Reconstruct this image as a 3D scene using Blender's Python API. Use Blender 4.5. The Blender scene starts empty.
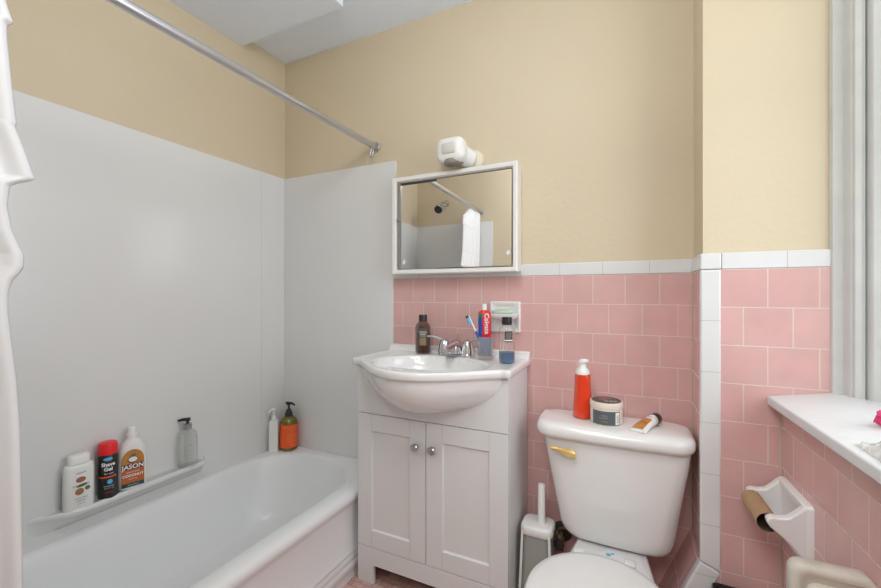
import bpy, bmesh, math, random
from mathutils import Vector, Matrix
random.seed(7)
PI = math.pi
sc = bpy.context.scene
COL = sc.collection

# ------------------------------------------------------------------ materials
def new_mat(name):
    m = bpy.data.materials.new(name); m.use_nodes = True
    nt = m.node_tree
    return m, nt, nt.nodes['Principled BSDF']

def mat(name, col, rough=0.5, metal=0.0, bump=0.0, bscale=60, var=0.0, vscale=4, spec=0.5, coat=0.0, sub=0.0):
    m, nt, p = new_mat(name)
    p.inputs['Base Color'].default_value = (*col, 1)
    p.inputs['Roughness'].default_value = rough
    p.inputs['Metallic'].default_value = metal
    p.inputs['Specular IOR Level'].default_value = spec
    p.inputs['Coat Weight'].default_value = coat
    if sub: 
        p.inputs['Subsurface Weight'].default_value = sub
        p.inputs['Subsurface Scale'].default_value = 0.01
    tc = nt.nodes.new('ShaderNodeTexCoord')
    if var:
        n = nt.nodes.new('ShaderNodeTexNoise'); n.inputs['Scale'].default_value = vscale; n.inputs['Detail'].default_value = 5
        nt.links.new(tc.outputs['Object'], n.inputs['Vector'])
        mx = nt.nodes.new('ShaderNodeMix'); mx.data_type = 'RGBA'
        nt.links.new(n.outputs['Fac'], mx.inputs['Factor'])
        mx.inputs['A'].default_value = (*[c*(1-var) for c in col], 1)
        mx.inputs['B'].default_value = (*[min(1, c*(1+var)) for c in col], 1)
        nt.links.new(mx.outputs['Result'], p.inputs['Base Color'])
    if bump:
        n = nt.nodes.new('ShaderNodeTexNoise'); n.inputs['Scale'].default_value = bscale; n.inputs['Detail'].default_value = 4
        nt.links.new(tc.outputs['Object'], n.inputs['Vector'])
        b = nt.nodes.new('ShaderNodeBump'); b.inputs['Strength'].default_value = bump; b.inputs['Distance'].default_value = 0.003
        nt.links.new(n.outputs['Fac'], b.inputs['Height']); nt.links.new(b.outputs['Normal'], p.inputs['Normal'])
    return m

def clear_mat(name, tint, gloss=0.12, body=0.1, bodycol=None):
    m = bpy.data.materials.new(name); m.use_nodes = True; nt = m.node_tree; nt.nodes.clear()
    o = nt.nodes.new('ShaderNodeOutputMaterial')
    t = nt.nodes.new('ShaderNodeBsdfTransparent'); t.inputs['Color'].default_value = (*tint, 1)
    g = nt.nodes.new('ShaderNodeBsdfGlossy'); g.inputs['Roughness'].default_value = 0.08
    d = nt.nodes.new('ShaderNodeBsdfDiffuse'); d.inputs['Color'].default_value = (*(bodycol or tint), 1)
    fr = nt.nodes.new('ShaderNodeLayerWeight'); fr.inputs['Blend'].default_value = gloss
    m1 = nt.nodes.new('ShaderNodeMixShader'); m1.inputs['Fac'].default_value = body
    m2 = nt.nodes.new('ShaderNodeMixShader')
    L = nt.links.new
    L(t.outputs[0], m1.inputs[1]); L(d.outputs[0], m1.inputs[2])
    L(fr.outputs['Facing'], m2.inputs['Fac']); L(m1.outputs[0], m2.inputs[1]); L(g.outputs[0], m2.inputs[2])
    L(m2.outputs[0], o.inputs['Surface'])
    return m

def tile_mat(name, c1, c2, grout, w, h, off, axis, x0, z0, mortar=0.0018, rough=0.18, gb=0.35, var=0.1):
    """running tile in the plane (axis, Z); axis 'X' or 'Y', or 'XY' for a floor"""
    m, nt, p = new_mat(name); L = nt.links.new
    tc = nt.nodes.new('ShaderNodeTexCoord'); sp = nt.nodes.new('ShaderNodeSeparateXYZ'); cb = nt.nodes.new('ShaderNodeCombineXYZ')
    L(tc.outputs['Object'], sp.inputs[0])
    def sub(sock, v):
        n = nt.nodes.new('ShaderNodeMath'); n.operation = 'SUBTRACT'; n.inputs[1].default_value = v
        L(sock, n.inputs[0]); return n.outputs[0]
    if axis == 'XY':
        L(sub(sp.outputs['X'], x0), cb.inputs['X']); L(sub(sp.outputs['Y'], z0), cb.inputs['Y'])
    else:
        L(sub(sp.outputs[axis], x0), cb.inputs['X']); L(sub(sp.outputs['Z'], z0), cb.inputs['Y'])
    br = nt.nodes.new('ShaderNodeTexBrick')
    br.offset = off; br.offset_frequency = 2; br.squash = 1.0
    br.inputs['Scale'].default_value = 1; br.inputs['Mortar Size'].default_value = mortar
    br.inputs['Mortar Smooth'].default_value = 0.4
    br.inputs['Brick Width'].default_value = w; br.inputs['Row Height'].default_value = h
    br.inputs['Color1'].default_value = (*c1, 1); br.inputs['Color2'].default_value = (*c2, 1); br.inputs['Mortar'].default_value = (*grout, 1)
    L(cb.outputs[0], br.inputs['Vector'])
    ns = nt.nodes.new('ShaderNodeTexNoise'); ns.inputs['Scale'].default_value = 14; ns.inputs['Detail'].default_value = 4
    L(tc.outputs['Object'], ns.inputs['Vector'])
    mr = nt.nodes.new('ShaderNodeMapRange'); mr.inputs['To Min'].default_value = 1-var; mr.inputs['To Max'].default_value = 1+var
    L(ns.outputs['Fac'], mr.inputs['Value'])
    mm = nt.nodes.new('ShaderNodeVectorMath'); mm.operation = 'SCALE'
    L(br.outputs['Color'], mm.inputs[0]); L(mr.outputs[0], mm.inputs['Scale'])
    L(mm.outputs[0], p.inputs['Base Color'])
    ro = nt.nodes.new('ShaderNodeMapRange'); ro.inputs['To Min'].default_value = rough; ro.inputs['To Max'].default_value = 0.8
    L(br.outputs['Fac'], ro.inputs['Value']); L(ro.outputs[0], p.inputs['Roughness'])
    b = nt.nodes.new('ShaderNodeBump'); b.invert = True; b.inputs['Strength'].default_value = gb; b.inputs['Distance'].default_value = 0.002
    L(br.outputs['Fac'], b.inputs['Height']); L(b.outputs[0], p.inputs['Normal'])
    return m

PK1, PK2, GRT = (0.635, 0.385, 0.37), (0.67, 0.41, 0.395), (0.68, 0.56, 0.52)
TW, TH, ZT = 0.109, 0.108, 0.0708
M = {}
M['beige'] = mat('beige_paint', (0.64, 0.548, 0.40), 0.6, bump=0.35, bscale=55, var=0.035, vscale=3)
M['ceil'] = mat('textured_ceiling_paint', (0.80, 0.87, 0.98), 0.9, bump=1.0, bscale=170, var=0.05, vscale=190)
M['panel'] = mat('surround_acrylic', (0.72, 0.725, 0.72), 0.24, bump=0.06, bscale=9, var=0.03, vscale=3)
M['tub'] = mat('tub_enamel', (0.80, 0.81, 0.82), 0.25, var=0.02)
M['porc'] = mat('porcelain', (0.78, 0.78, 0.775), 0.12, coat=0.3)
M['vtop'] = mat('cultured_marble', (0.80, 0.80, 0.80), 0.14, coat=0.3)
M['cab'] = mat('painted_cabinet', (0.71, 0.72, 0.725), 0.42)
M['dark'] = mat('gap_shade', (0.05, 0.045, 0.04), 0.8)  # near-black that stands for shade in the mirror door gap
M['chrome'] = mat('chrome', (0.66, 0.66, 0.68), 0.16, 1.0)
M['nickel'] = mat('brushed_nickel', (0.50, 0.50, 0.51), 0.3, 1.0)
M['rod'] = mat('rod_steel', (0.62, 0.63, 0.66), 0.28, 1.0)
M['white'] = mat('white_paint', (0.80, 0.79, 0.765), 0.4)
M['trim'] = mat('window_trim_paint', (0.60, 0.615, 0.60), 0.45, bump=0.5, bscale=40, var=0.09, vscale=14)
M['sill'] = mat('sill_paint', (0.69, 0.71, 0.72), 0.35, bump=0.5, bscale=45, var=0.05, vscale=12)
M['mirror'] = mat('mirror_glass', (0.93, 0.93, 0.92), 0.01, 1.0)
M['plast'] = mat('white_plastic', (0.80, 0.80, 0.78), 0.3)
M['cream'] = mat('ivory_plastic', (0.74, 0.69, 0.56), 0.35)
M['greyp'] = mat('grey_plastic', (0.33, 0.34, 0.31), 0.4)
M['lens'] = mat('lens_plastic', (0.62, 0.60, 0.56), 0.35)
M['domeg'] = mat('grey_dome', (0.30, 0.28, 0.23), 0.25)
M['black'] = mat('black_plastic', (0.018, 0.018, 0.02), 0.3)
M['fabric'] = mat('curtain_fabric', (0.80, 0.81, 0.83), 0.85, bump=0.05, bscale=300)
M['gold'] = mat('brass_lever', (0.88, 0.62, 0.24), 0.3, 0.6)
M['card'] = mat('cardboard', (0.42, 0.27, 0.15), 0.8, bump=0.2, bscale=100, var=0.08, vscale=40)
M['cardin'] = mat('cardboard_inside_shade', (0.10, 0.06, 0.035), 0.9)  # same cardboard, darkened to paint the shade inside the roll
M['oldw'] = mat('stained_white_enamel', (0.60, 0.575, 0.51), 0.35, var=0.2, vscale=22)
M['pink'] = mat('hot_pink', (0.85, 0.05, 0.22), 0.4)
M['wrap'] = clear_mat('clear_wrap', (0.95, 0.96, 0.95), 0.12, 0.62, (0.72, 0.74, 0.72))
M['glass'] = clear_mat('window_glass', (0.97, 0.98, 0.98), 0.08, 0.0)
M['clear'] = clear_mat('clear_bottle', (0.975, 0.98, 0.975), 0.2, 0.07, (0.62, 0.64, 0.60))
M['frost'] = clear_mat('frosted_cup', (0.95, 0.96, 0.95), 0.15, 0.17, (0.80, 0.80, 0.74))
M['bluel'] = mat('blue_liquid', (0.015, 0.10, 0.25), 0.15)
M['brownb'] = clear_mat('amber_bottle', (0.50, 0.36, 0.30), 0.2, 0.4, (0.16, 0.075, 0.055))
M['red'] = mat('red_plastic', (0.80, 0.02, 0.025), 0.3)
M['redl'] = mat('toothpaste_red', (0.75, 0.012, 0.03), 0.3)
M['bluet'] = mat('toothpaste_blue', (0.02, 0.08, 0.36), 0.3)
M['green'] = mat('green_mark', (0.03, 0.22, 0.07), 0.4)
M['soap'] = mat('green_soap', (0.48, 0.60, 0.46), 0.35, sub=0.1)
M['teal'] = mat('light_blue', (0.10, 0.45, 0.75), 0.5)
M['txtw'] = mat('white_print', (0.85, 0.85, 0.84), 0.5)
M['txtd'] = mat('dark_print', (0.08, 0.07, 0.06), 0.5)
M['txtg'] = mat('grey_print', (0.38, 0.38, 0.37), 0.5)
M['orange'] = mat('orange_label', (0.88, 0.11, 0.012), 0.4)
M['olive'] = mat('olive_bottle', (0.13, 0.12, 0.015), 0.12, coat=0.4)
M['ored'] = clear_mat('red_orange_bottle', (1.0, 0.34, 0.16), 0.2, 0.45, (0.95, 0.12, 0.04))
M['oredl'] = mat('red_orange_liquid', (0.92, 0.10, 0.02), 0.2)
M['ochre'] = mat('ochre_label', (0.50, 0.21, 0.045), 0.45, var=0.3, vscale=60)
M['copper'] = mat('copper_label', (0.50, 0.13, 0.03), 0.45)
M['brown'] = mat('brown_label', (0.10, 0.035, 0.02), 0.45)
M['leaf'] = mat('leaf_print', (0.12, 0.16, 0.05), 0.5)
M['nut'] = mat('nut_print', (0.35, 0.14, 0.06), 0.5, var=0.3, vscale=90)
M['slate'] = mat('slate_label', (0.10, 0.12, 0.13), 0.4)
M['navy'] = mat('dark_teal_label', (0.02, 0.06, 0.07), 0.4)
M['jar'] = mat('jar_cream', (0.76, 0.68, 0.60), 0.35)
M['sticker'] = mat('blue_sticker', (0.10, 0.42, 0.62), 0.4)
M['iron'] = mat('corroded_valve', (0.06, 0.05, 0.04), 0.6, 0.4, bump=0.5, bscale=150)
M['brass'] = mat('dull_brass', (0.24, 0.19, 0.13), 0.4, 0.7)
M['caulk'] = mat('old_grout', (0.50, 0.46, 0.34), 0.8, var=0.2, vscale=30)
M['door'] = mat('door_paint', (0.78, 0.77, 0.74), 0.45)
M['hall'] = mat('hall_paint', (0.75, 0.73, 0.68), 0.7)
M['wood'] = mat('hall_floor_wood', (0.22, 0.13, 0.07), 0.4, var=0.2)
M['lampshade'] = None
M['tileb'] = tile_mat('pink_tile_back', PK1, PK2, GRT, TW, TH, 0.5, 'X', -0.027, ZT)
M['tilep'] = tile_mat('pink_tile_pier', PK1, PK2, GRT, TW, TH, 0.5, 'X', 0.3335-0.109, ZT)
M['tiler'] = tile_mat('pink_tile_right', PK1, PK2, GRT, TW, TH, 0.5, 'Y', 1.20, ZT)
M['tiles'] = tile_mat('pink_tile_side', PK1, PK2, GRT, 0.14, TH, 0.5, 'Y', 1.45, ZT)
CW1, CW2, CG = (0.70, 0.71, 0.715), (0.72, 0.725, 0.73), (0.42, 0.41, 0.38)
M['capb'] = tile_mat('white_cap_back', CW1, CW2, CG, 0.153, 0.5, 0.0, 'X', -0.1025, -0.2, 0.0009, var=0.03)
M['capp'] = tile_mat('white_cap_pier', CW1, CW2, CG, 0.153, 0.5, 0.0, 'X', 0.375, -0.2, 0.0009, var=0.03)
M['strip'] = tile_mat('white_bullnose', CW1, CW2, CG, 0.5, 0.148, 0.0, 'X', -0.1, ZT, 0.0009, var=0.03)
M['floor'] = tile_mat('pink_mosaic_floor', (0.50, 0.29, 0.26), (0.60, 0.40, 0.36), (0.30, 0.20, 0.17), 0.05, 0.026, 0.5, 'XY', 0, 0, 0.0016, 0.4, 0.4, 0.2)

# ------------------------------------------------------------------ mesh helpers
def origin_of(parent):
    v = Vector((0, 0, 0)); o = parent
    while o is not None:
        v += o.location; o = o.parent
    return v

def link(name, verts, faces, m, parent=None, smooth=False, bevel=0, bseg=3, sub=0, solid=0, mats=None, midx=None, base=None, auto=None):
    off = origin_of(parent)
    loc = Vector((0, 0, 0))
    if parent is None and base is not None:
        loc = Vector(base); off = loc
    me = bpy.data.meshes.new(name)
    me.from_pydata([tuple(Vector(v) - off) for v in verts], [], faces)
    me.validate(); me.update()
    bm = bmesh.new(); bm.from_mesh(me); bmesh.ops.remove_doubles(bm, verts=bm.verts, dist=1e-6)
    bmesh.ops.recalc_face_normals(bm, faces=bm.faces); bm.to_mesh(me); bm.free()
    o = bpy.data.objects.new(name, me); COL.objects.link(o); o.location = loc
    if parent: o.parent = parent
    for k in (mats or [m]): me.materials.append(k)
    if midx:
        for i, p in enumerate(me.polygons): p.material_index = midx(p)
    if smooth:
        me.polygons.foreach_set('use_smooth', [True]*len(me.polygons))
    if solid:
        s = o.modifiers.new('s', 'SOLIDIFY'); s.thickness = solid; s.offset = 0
    if bevel:
        b = o.modifiers.new('b', 'BEVEL'); b.width = bevel; b.segments = bseg; b.limit_method = 'ANGLE'; b.angle_limit = 0.6
        me.polygons.foreach_set('use_smooth', [True]*len(me.polygons))
        w = o.modifiers.new('w', 'WEIGHTED_NORMAL'); w.keep_sharp = False
    if sub:
        s = o.modifiers.new('u', 'SUBSURF'); s.levels = sub; s.render_levels = sub
    if auto is not None:
        me.set_sharp_from_angle(angle=auto)
    return o

def box_vf(x0, x1, y0, y1, z0, z1):
    v = [(x, y, z) for z in (z0, z1) for y in (y0, y1) for x in (x0, x1)]
    f = [(0, 2, 3, 1), (4, 5, 7, 6), (0, 1, 5, 4), (2, 6, 7, 3), (0, 4, 6, 2), (1, 3, 7, 5)]
    return v, f

def box(name, x0, x1, y0, y1, z0, z1, m, parent=None, bevel=0, **k):
    v, f = box_vf(x0, x1, y0, y1, z0, z1)
    return link(name, v, f, m, parent, bevel=bevel, **k)

def boxes(name, lst, m, parent=None, bevel=0, **k):
    V, F = [], []
    for b in lst:
        v, f = box_vf(*b); n = len(V); V += v; F += [tuple(i+n for i in q) for q in f]
    return link(name, V, F, m, parent, bevel=bevel, **k)

def loft(rings, cap0=True, cap1=True, closed=True):
    V, F = [], []
    n = len(rings[0])
    for r in rings: V += [tuple(p) for p in r]
    for i in range(len(rings)-1):
        for j in range(n if closed else n-1):
            a = i*n+j; b = i*n+(j+1) % n
            F.append((a, b, b+n, a+n))
    if cap0: F.append(tuple(range(n))[::-1])
    if cap1: F.append(tuple(range((len(rings)-1)*n, len(rings)*n)))
    return V, F

def rring(x0, x1, y0, y1, z, r, seg=8):
    r = min(r, (x1-x0)/2-1e-4, (y1-y0)/2-1e-4); out = []
    for cx, cy, a0 in ((x1-r, y1-r, 0), (x0+r, y1-r, PI/2), (x0+r, y0+r, PI), (x1-r, y0+r, 1.5*PI)):
        for k in range(seg+1):
            a = a0 + PI/2*k/seg
            out.append((cx+r*math.cos(a), cy+r*math.sin(a), z))
    return out

def lathe(prof, c, seg=32, sx=1, sy=1, rot=0, axis=None):
    """prof (r, z) rings around c; optional rot about Z; axis = 3x3 matrix to turn the whole"""
    rings = []
    for r, z in prof:
        r = max(r, 1e-5); ring = []
        for k in range(seg):
            a = 2*PI*k/seg; x = r*sx*math.cos(a); y = r*sy*math.sin(a)
            p = Vector((x*math.cos(rot)-y*math.sin(rot), x*math.sin(rot)+y*math.cos(rot), z))
            if axis is not None: p = axis @ p
            ring.append(tuple(p+Vector(c)))
        rings.append(ring)
    return loft(rings)

def turn(name, prof, c, m, parent=None, seg=32, auto=0.7, **k):
    la = {q: k.pop(q) for q in ('sx', 'sy', 'rot', 'axis') if q in k}
    v, f = lathe(prof, c, seg, **la)
    return link(name, v, f, m, parent, smooth=True, auto=auto, **k)

def axis_to(d, up=(0, 0, 1)):
    """matrix whose local Z goes to d"""
    return Vector(d).normalized().to_track_quat('Z', 'Y').to_matrix()

def tube_vf(path, r, seg=12):
    P = [Vector(p) for p in path]; rings = []
    rr = r if isinstance(r, (list, tuple)) else [r]*len(P)
    ref = Vector((0, 0, 1))
    d0 = (P[1]-P[0]).normalized()
    if abs(d0.dot(ref)) > 0.9: ref = Vector((1, 0, 0))
    nrm = d0.cross(ref).normalized()
    for i, p in enumerate(P):
        d = (P[min(i+1, len(P)-1)]-P[max(i-1, 0)]).normalized()
        nrm = (nrm - d*nrm.dot(d)).normalized(); b = d.cross(nrm)
        rings.append([tuple(p+rr[i]*(math.cos(a)*nrm+math.sin(a)*b)) for a in [2*PI*k/seg for k in range(seg)]])
    return loft(rings)

def tube(name, path, r, m, parent=None, seg=12, **k):
    v, f = tube_vf(path, r, seg)
    return link(name, v, f, m, parent, smooth=True, auto=0.9, **k)

def curve_pts(pts, n=24):
    """Catmull-Rom through pts"""
    P = [Vector(p) for p in pts]; P = [2*P[0]-P[1]]+P+[2*P[-1]-P[-2]]; out = []
    seg = len(P)-3
    for s in range(seg):
        a, b, c, d = P[s:s+4]
        for k in range(n//seg+1):
            t = k/(n//seg+1)
            out.append(0.5*((2*b)+(-a+c)*t+(2*a-5*b+4*c-d)*t*t+(-a+3*b-3*c+d)*t**3))
    out.append(P[-2]); return out

def extrude(poly, d, f3):
    """poly 2D list, d (d0,d1), f3(u,v,w)->xyz"""
    n = len(poly)
    V = [f3(u, v, d[0]) for u, v in poly]+[f3(u, v, d[1]) for u, v in poly]
    F = [tuple(range(n))[::-1], tuple(range(n, 2*n))]+[(i, (i+1) % n, (i+1) % n+n, i+n) for i in range(n)]
    return V, F

def text_vf(s, size, bold=0.0, sxx=1.0):
    cu = bpy.data.curves.new('t', 'FONT'); cu.body = s; cu.size = size; cu.align_x = 'CENTER'; cu.align_y = 'CENTER'
    cu.offset = bold; cu.resolution_u = 3
    o = bpy.data.objects.new('t', cu); COL.objects.link(o)
    dg = bpy.context.evaluated_depsgraph_get()
    me = bpy.data.meshes.new_from_object(o.evaluated_get(dg))
    V = [(v.co.x*sxx, v.co.y) for v in me.vertices]; F = [tuple(p.vertices) for p in me.polygons]
    bpy.data.objects.remove(o); bpy.data.curves.remove(cu); bpy.data.meshes.remove(me)
    return V, F

def print_on(name, items, m, parent, fn):
    """items: list of (text, size, x, y, bold, rot, xscale); fn maps (x,y)->xyz on the surface"""
    for it in items:
        V, F = [], []
        s, size, x, y = it[:4]; bold = it[4] if len(it) > 4 else 0; rot = it[5] if len(it) > 5 else 0; xs = it[6] if len(it) > 6 else 1
        v, f = text_vf(s, size, bold, xs); n = len(V)
        c, sn = math.cos(rot), math.sin(rot)
        V += [fn(x+a*c-b*sn, y+a*sn+b*c) for a, b in v]; F += [tuple(i+n for i in q) for q in f]
        link(name, V, F, m, parent)

def patch(name, x0, x1, y0, y1, m, parent, fn, nx=14, ny=2, shape=None, solid=0):
    """a label grid on a surface; shape(u,v in -1..1)->(u,v)"""
    V, F = [], []
    for j in range(ny+1):
        for i in range(nx+1):
            u, v = i/nx, j/ny
            if shape:
                a, b = shape(2*u-1, 2*v-1); u, v = (a+1)/2, (b+1)/2
            V.append(fn(x0+(x1-x0)*u, y0+(y1-y0)*v))
    for j in range(ny):
        for i in range(nx):
            a = j*(nx+1)+i; F.append((a, a+1, a+nx+2, a+nx+1))
    return link(name, V, F, m, parent, smooth=True)

def disc_shape(u, v):   # square -> disc
    return u*math.sqrt(1-v*v/2), v*math.sqrt(1-u*u/2)
def arch_shape(u, v):   # rounded top
    if v > 0: return u*math.sqrt(1-v*v/2), v*math.sqrt(1-u*u/2) if v > 0 else v
    return u, v

def cyl_fn(c, r, z0, lift=0.0004, a0=None, sy=1):
    if a0 is None: a0 = math.atan2(-c[1], -c[0])
    return lambda x, y: (c[0]+(r+lift)*math.cos(a0+x/r), c[1]+(r+lift)*math.sin(a0+x/r), z0+y)

def flat_fn(o, right, up=(0, 0, 1)):
    o, right, up = Vector(o), Vector(right).normalized(), Vector(up).normalized()
    return lambda x, y: tuple(o+right*x+up*y)

def thing(name, loc, label, cat, group=None):
    o = bpy.data.objects.new(name, None); COL.objects.link(o); o.location = loc
    o.empty_display_size = 0.05
    return tag(o, label, cat, group)
def tag(o, label, cat, group=None):
    o['label'] = label; o['category'] = cat
    if group: o['group'] = group
    return o
def struct(o): o['kind'] = 'structure'; return o

# ------------------------------------------------------------------ camera
cam = bpy.data.cameras.new('camera'); co = bpy.data.objects.new('camera', cam); COL.objects.link(co)
cam.sensor_width = 36; cam.lens = 36*403/881; cam.clip_start = 0.02
co.rotation_euler = (PI/2, 0, math.radians(25.6)); co.location = (0, 0, 0)
sc.camera = co

# ------------------------------------------------------------------ levels
FZ, CZ = -1.143, 1.24
XL, YB = -1.687, 1.59
PX, PY = 0.177, 1.39
def xr(y): return 0.362+(PY-y)*0.044      # the window wall leans a little

# ------------------------------------------------------------------ setting
struct(box('floor', XL-0.02, 0.75, -0.12, YB+0.03, FZ-0.04, FZ, M['floor']))
ce = struct(box('ceiling', XL-0.02, 0.75, -0.12, YB+0.03, CZ, CZ+0.04, M['ceil']))
box('dropped_soffit', XL-0.01, -1.083, 0, 1.328, 1.186, CZ+0.001, M['ceil'], ce)

wb = struct(box('wall_back', XL-0.02, PX+0.03, YB+0.006, YB+0.05, FZ, CZ, M['beige']))
box('pink_tile', -1.006, PX+0.002, YB, YB+0.008, FZ, ZT, M['tileb'], wb)
box('white_tile_cap', -1.006, PX+0.002, YB-0.0015, YB+0.008, ZT+0.0005, 0.118, M['capb'], wb, bevel=0.003)
v, f = extrude([(XL, -0.81), (-1.003, -0.81), (-1.003, 0.10), (-0.990, 0.20), (-0.990, 0.616), (XL, 0.616)], (YB-0.004, YB+0.008), lambda u, w, d: (u, d, w)); link('surround_panel', v, f, M['panel'], wb, bevel=0.002)

wl = struct(box('wall_left', XL-0.05, XL-0.006, -0.1, YB+0.05, FZ, CZ, M['beige']))
box('surround_panel', XL-0.008, XL+0.002, 0.0, 1.438, -0.81, 0.616, M['panel'], wl, bevel=0.002)
box('surround_corner_piece', XL-0.008, XL, 1.4395, YB, -0.81, 0.616, M['panel'], wl, bevel=0.001)
# moulded soap shelf
def shelf_rings():
    R = []
    ys = [0.570, 0.585, 0.60, 0.625, 0.645, 0.665, 0.685, 0.9, 1.085, 1.10, 1.112, 1.122, 1.128]
    ws = [0.002, 0.010, 0.022, 0.038, 0.051, 0.061, 0.066, 0.066, 0.066, 0.062, 0.050, 0.030, 0.004]
    for y, w in zip(ys, ws):
        x = XL+0.001; t = -0.702; r = min(0.008, w*0.3)
        R.append([(x-0.01, y, t), (x, y, t+0.0), (x+w-r*1.3, y, t), (x+w-r, y, t+0.003), (x+w-r*0.4, y, t+0.001), (x+w, y, t-0.006),
                  (x+w-r*0.3, y, t-0.013), (x+w-r*1.2, y, t-0.019), (x+w*0.65, y, t-0.028), (x+w*0.25, y, t-0.045), (x, y, t-0.065), (x-0.01, y, t-0.065)])
    return R
v, f = loft(shelf_rings()); link('soap_shelf', v, f, M['panel'], wl, smooth=True, auto=1.0)

DX0, DX1 = -0.47, 0.335
wf = struct(boxes('wall_front', [(XL-0.02, DX0, -0.1, 0, FZ, CZ), (DX0-0.001, 0.75, -0.1, 0, 0.93, CZ), (DX1, 0.75, -0.1, 0, FZ, 0.931)], M['beige']))
box('surround_panel', XL, -1.005, -0.004, 0.006, -0.81, 0.616, M['panel'], wf, bevel=0.002)
d1 = struct(boxes('door_1', [(DX0-0.06, DX0, -0.012, 0.014, FZ, 0.93), (DX0-0.001, DX0+0.018, -0.1, 0.0, FZ, 0.93),
                     (DX1-0.018, DX1+0.001, -0.1, 0.0, FZ, 0.93), (DX0-0.06, DX1+0.03, -0.012, 0.014, 0.93, 0.99),
                     (DX0, DX1, -0.1, 0.0, 0.912, 0.93)], M['door'], bevel=0.003))
# hallway beyond the doorway
struct(box('wall_hall', -1.7, 1.3, -1.75, -1.7, FZ, CZ, M['hall']))
struct(box('wall_hall_left', -1.75, -1.7, -1.75, -0.1, FZ, CZ, M['hall']))
struct(box('wall_hall_right', 1.3, 1.35, -1.75, -0.1, FZ, CZ, M['hall']))
struct(box('floor_hall', -1.75, 1.35, -1.75, -0.1, FZ-0.04, FZ-0.001, M['wood']))
struct(box('ceiling_hall', -1.75, 1.35, -1.75, -0.1, CZ, CZ+0.04, M['hall']))
struct(box('wall_hall_front', 0.74, 1.35, -0.1, -0.05, FZ, CZ, M['hall']))

# pier in the corner
SL0 = -0.78
def slx(z): return PX - 0.43*(SL0-z) if z < SL0 else PX
wp = struct(box('wall_pier', PX+0.006, 0.75, PY+0.006, YB+0.05, FZ, CZ, M['beige']))
zs = [ZT, SL0, FZ]
# front tile sheet (follows the leaning foot)
V = [(PX+0.04, PY, ZT), (0.47, PY, ZT), (0.47, PY, FZ), (slx(FZ)+0.05, PY, FZ), (PX+0.05, PY, SL0)]
v, f = extrude([(a[0], a[2]) for a in V], (PY, PY+0.008), lambda u, w, d: (u, d, w))
link('pink_tile', v, f, M['tilep'], wp)
# side tile sheet
V = [(PX, ZT), (PX, SL0), (slx(FZ), FZ), (slx(FZ)+0.3, FZ), (PX+0.008, SL0+0.01), (PX+0.008, ZT)]
v, f = extrude(V, (PY+0.006, YB+0.004), lambda u, w, d: (u, d, w)); link('pink_side_tile', v, f, M['tiles'], wp)
box('white_tile_cap', PX+0.0505, 0.466, PY-0.0015, PY+0.008, ZT+0.0005, 0.118, M['capp'], wp, bevel=0.003)
box('white_cap_corner', PX-0.0015, PX+0.05, PY-0.0015, PY+0.03, ZT+0.0005, 0.118, M['strip'], wp, bevel=0.004)
box('white_cap_side', PX-0.0015, PX+0.01, PY+0.031, YB, ZT+0.0005, 0.118, M['capb'], wp, bevel=0.002)
v, f = extrude([(PX-0.002, ZT), (PX+0.05, ZT), (PX+0.05, SL0-0.022), (PX-0.002, SL0)], (PY-0.002, PY+0.03), lambda u, w, d: (u, d, w))
link('white_bullnose_strip', v, f, M['strip'], wp, bevel=0.006)
v, f = extrude([(PX-0.002, SL0-0.001), (PX+0.05, SL0-0.023), (slx(FZ)+0.052, FZ), (slx(FZ)-0.002, FZ)], (PY-0.002, PY+0.03), lambda u, w, d: (u, d, w))
link('white_bullnose_foot', v, f, M['strip'], wp, bevel=0.006)

# window wall
def prism_y(name, xf0, xf1, y0, y1, z0, z1, m, parent=None, **k):
    """slab whose X limits are functions of y"""
    v = [(xf(y), y, z) for z in (z0, z1) for y in (y0, y1) for xf in (xf0, xf1)]
    f = [(0, 2, 3, 1), (4, 5, 7, 6), (0, 1, 5, 4), (2, 6, 7, 3), (0, 4, 6, 2), (1, 3, 7, 5)]
    return link(name, v, f, m, parent, **k)
WY0, WY1, WZ0, WZ1 = 0.30, PY, -0.256, 1.02
wr = struct(prism_y('wall_right', lambda y: xr(y)+0.006, lambda y: 0.75, -0.02, PY+0.01, FZ, -0.292, M['beige']))
prism_y('pink_tile', xr, lambda y: xr(y)+0.008, 0.0, PY+0.003, FZ, -0.293, M['tiler'], wr)
prism_y('wall_pier_upper', lambda y: xr(y)+0.006, lambda y: 0.75, -0.02, WY0, -0.293, CZ, M['beige'], wr)
prism_y('window_header', lambda y: xr(y)+0.006, lambda y: 0.75, WY0, PY+0.01, WZ1, CZ, M['beige'], wr)
tube('corner_caulk', [(xr(PY)-0.001, PY-0.001, FZ), (xr(PY)-0.001, PY-0.001, -0.296)], 0.0028, M['caulk'], wr, seg=8)
tube('corner_caulk', [(PX-0.001, YB-0.001, SL0), (PX-0.001, YB-0.001, 0.09)], 0.0026, M['caulk'], wp, seg=8)

w1 = bpy.data.objects.new('window_1', None); COL.objects.link(w1); w1.location = (0.6, 0.85, WZ0); struct(w1)
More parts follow.
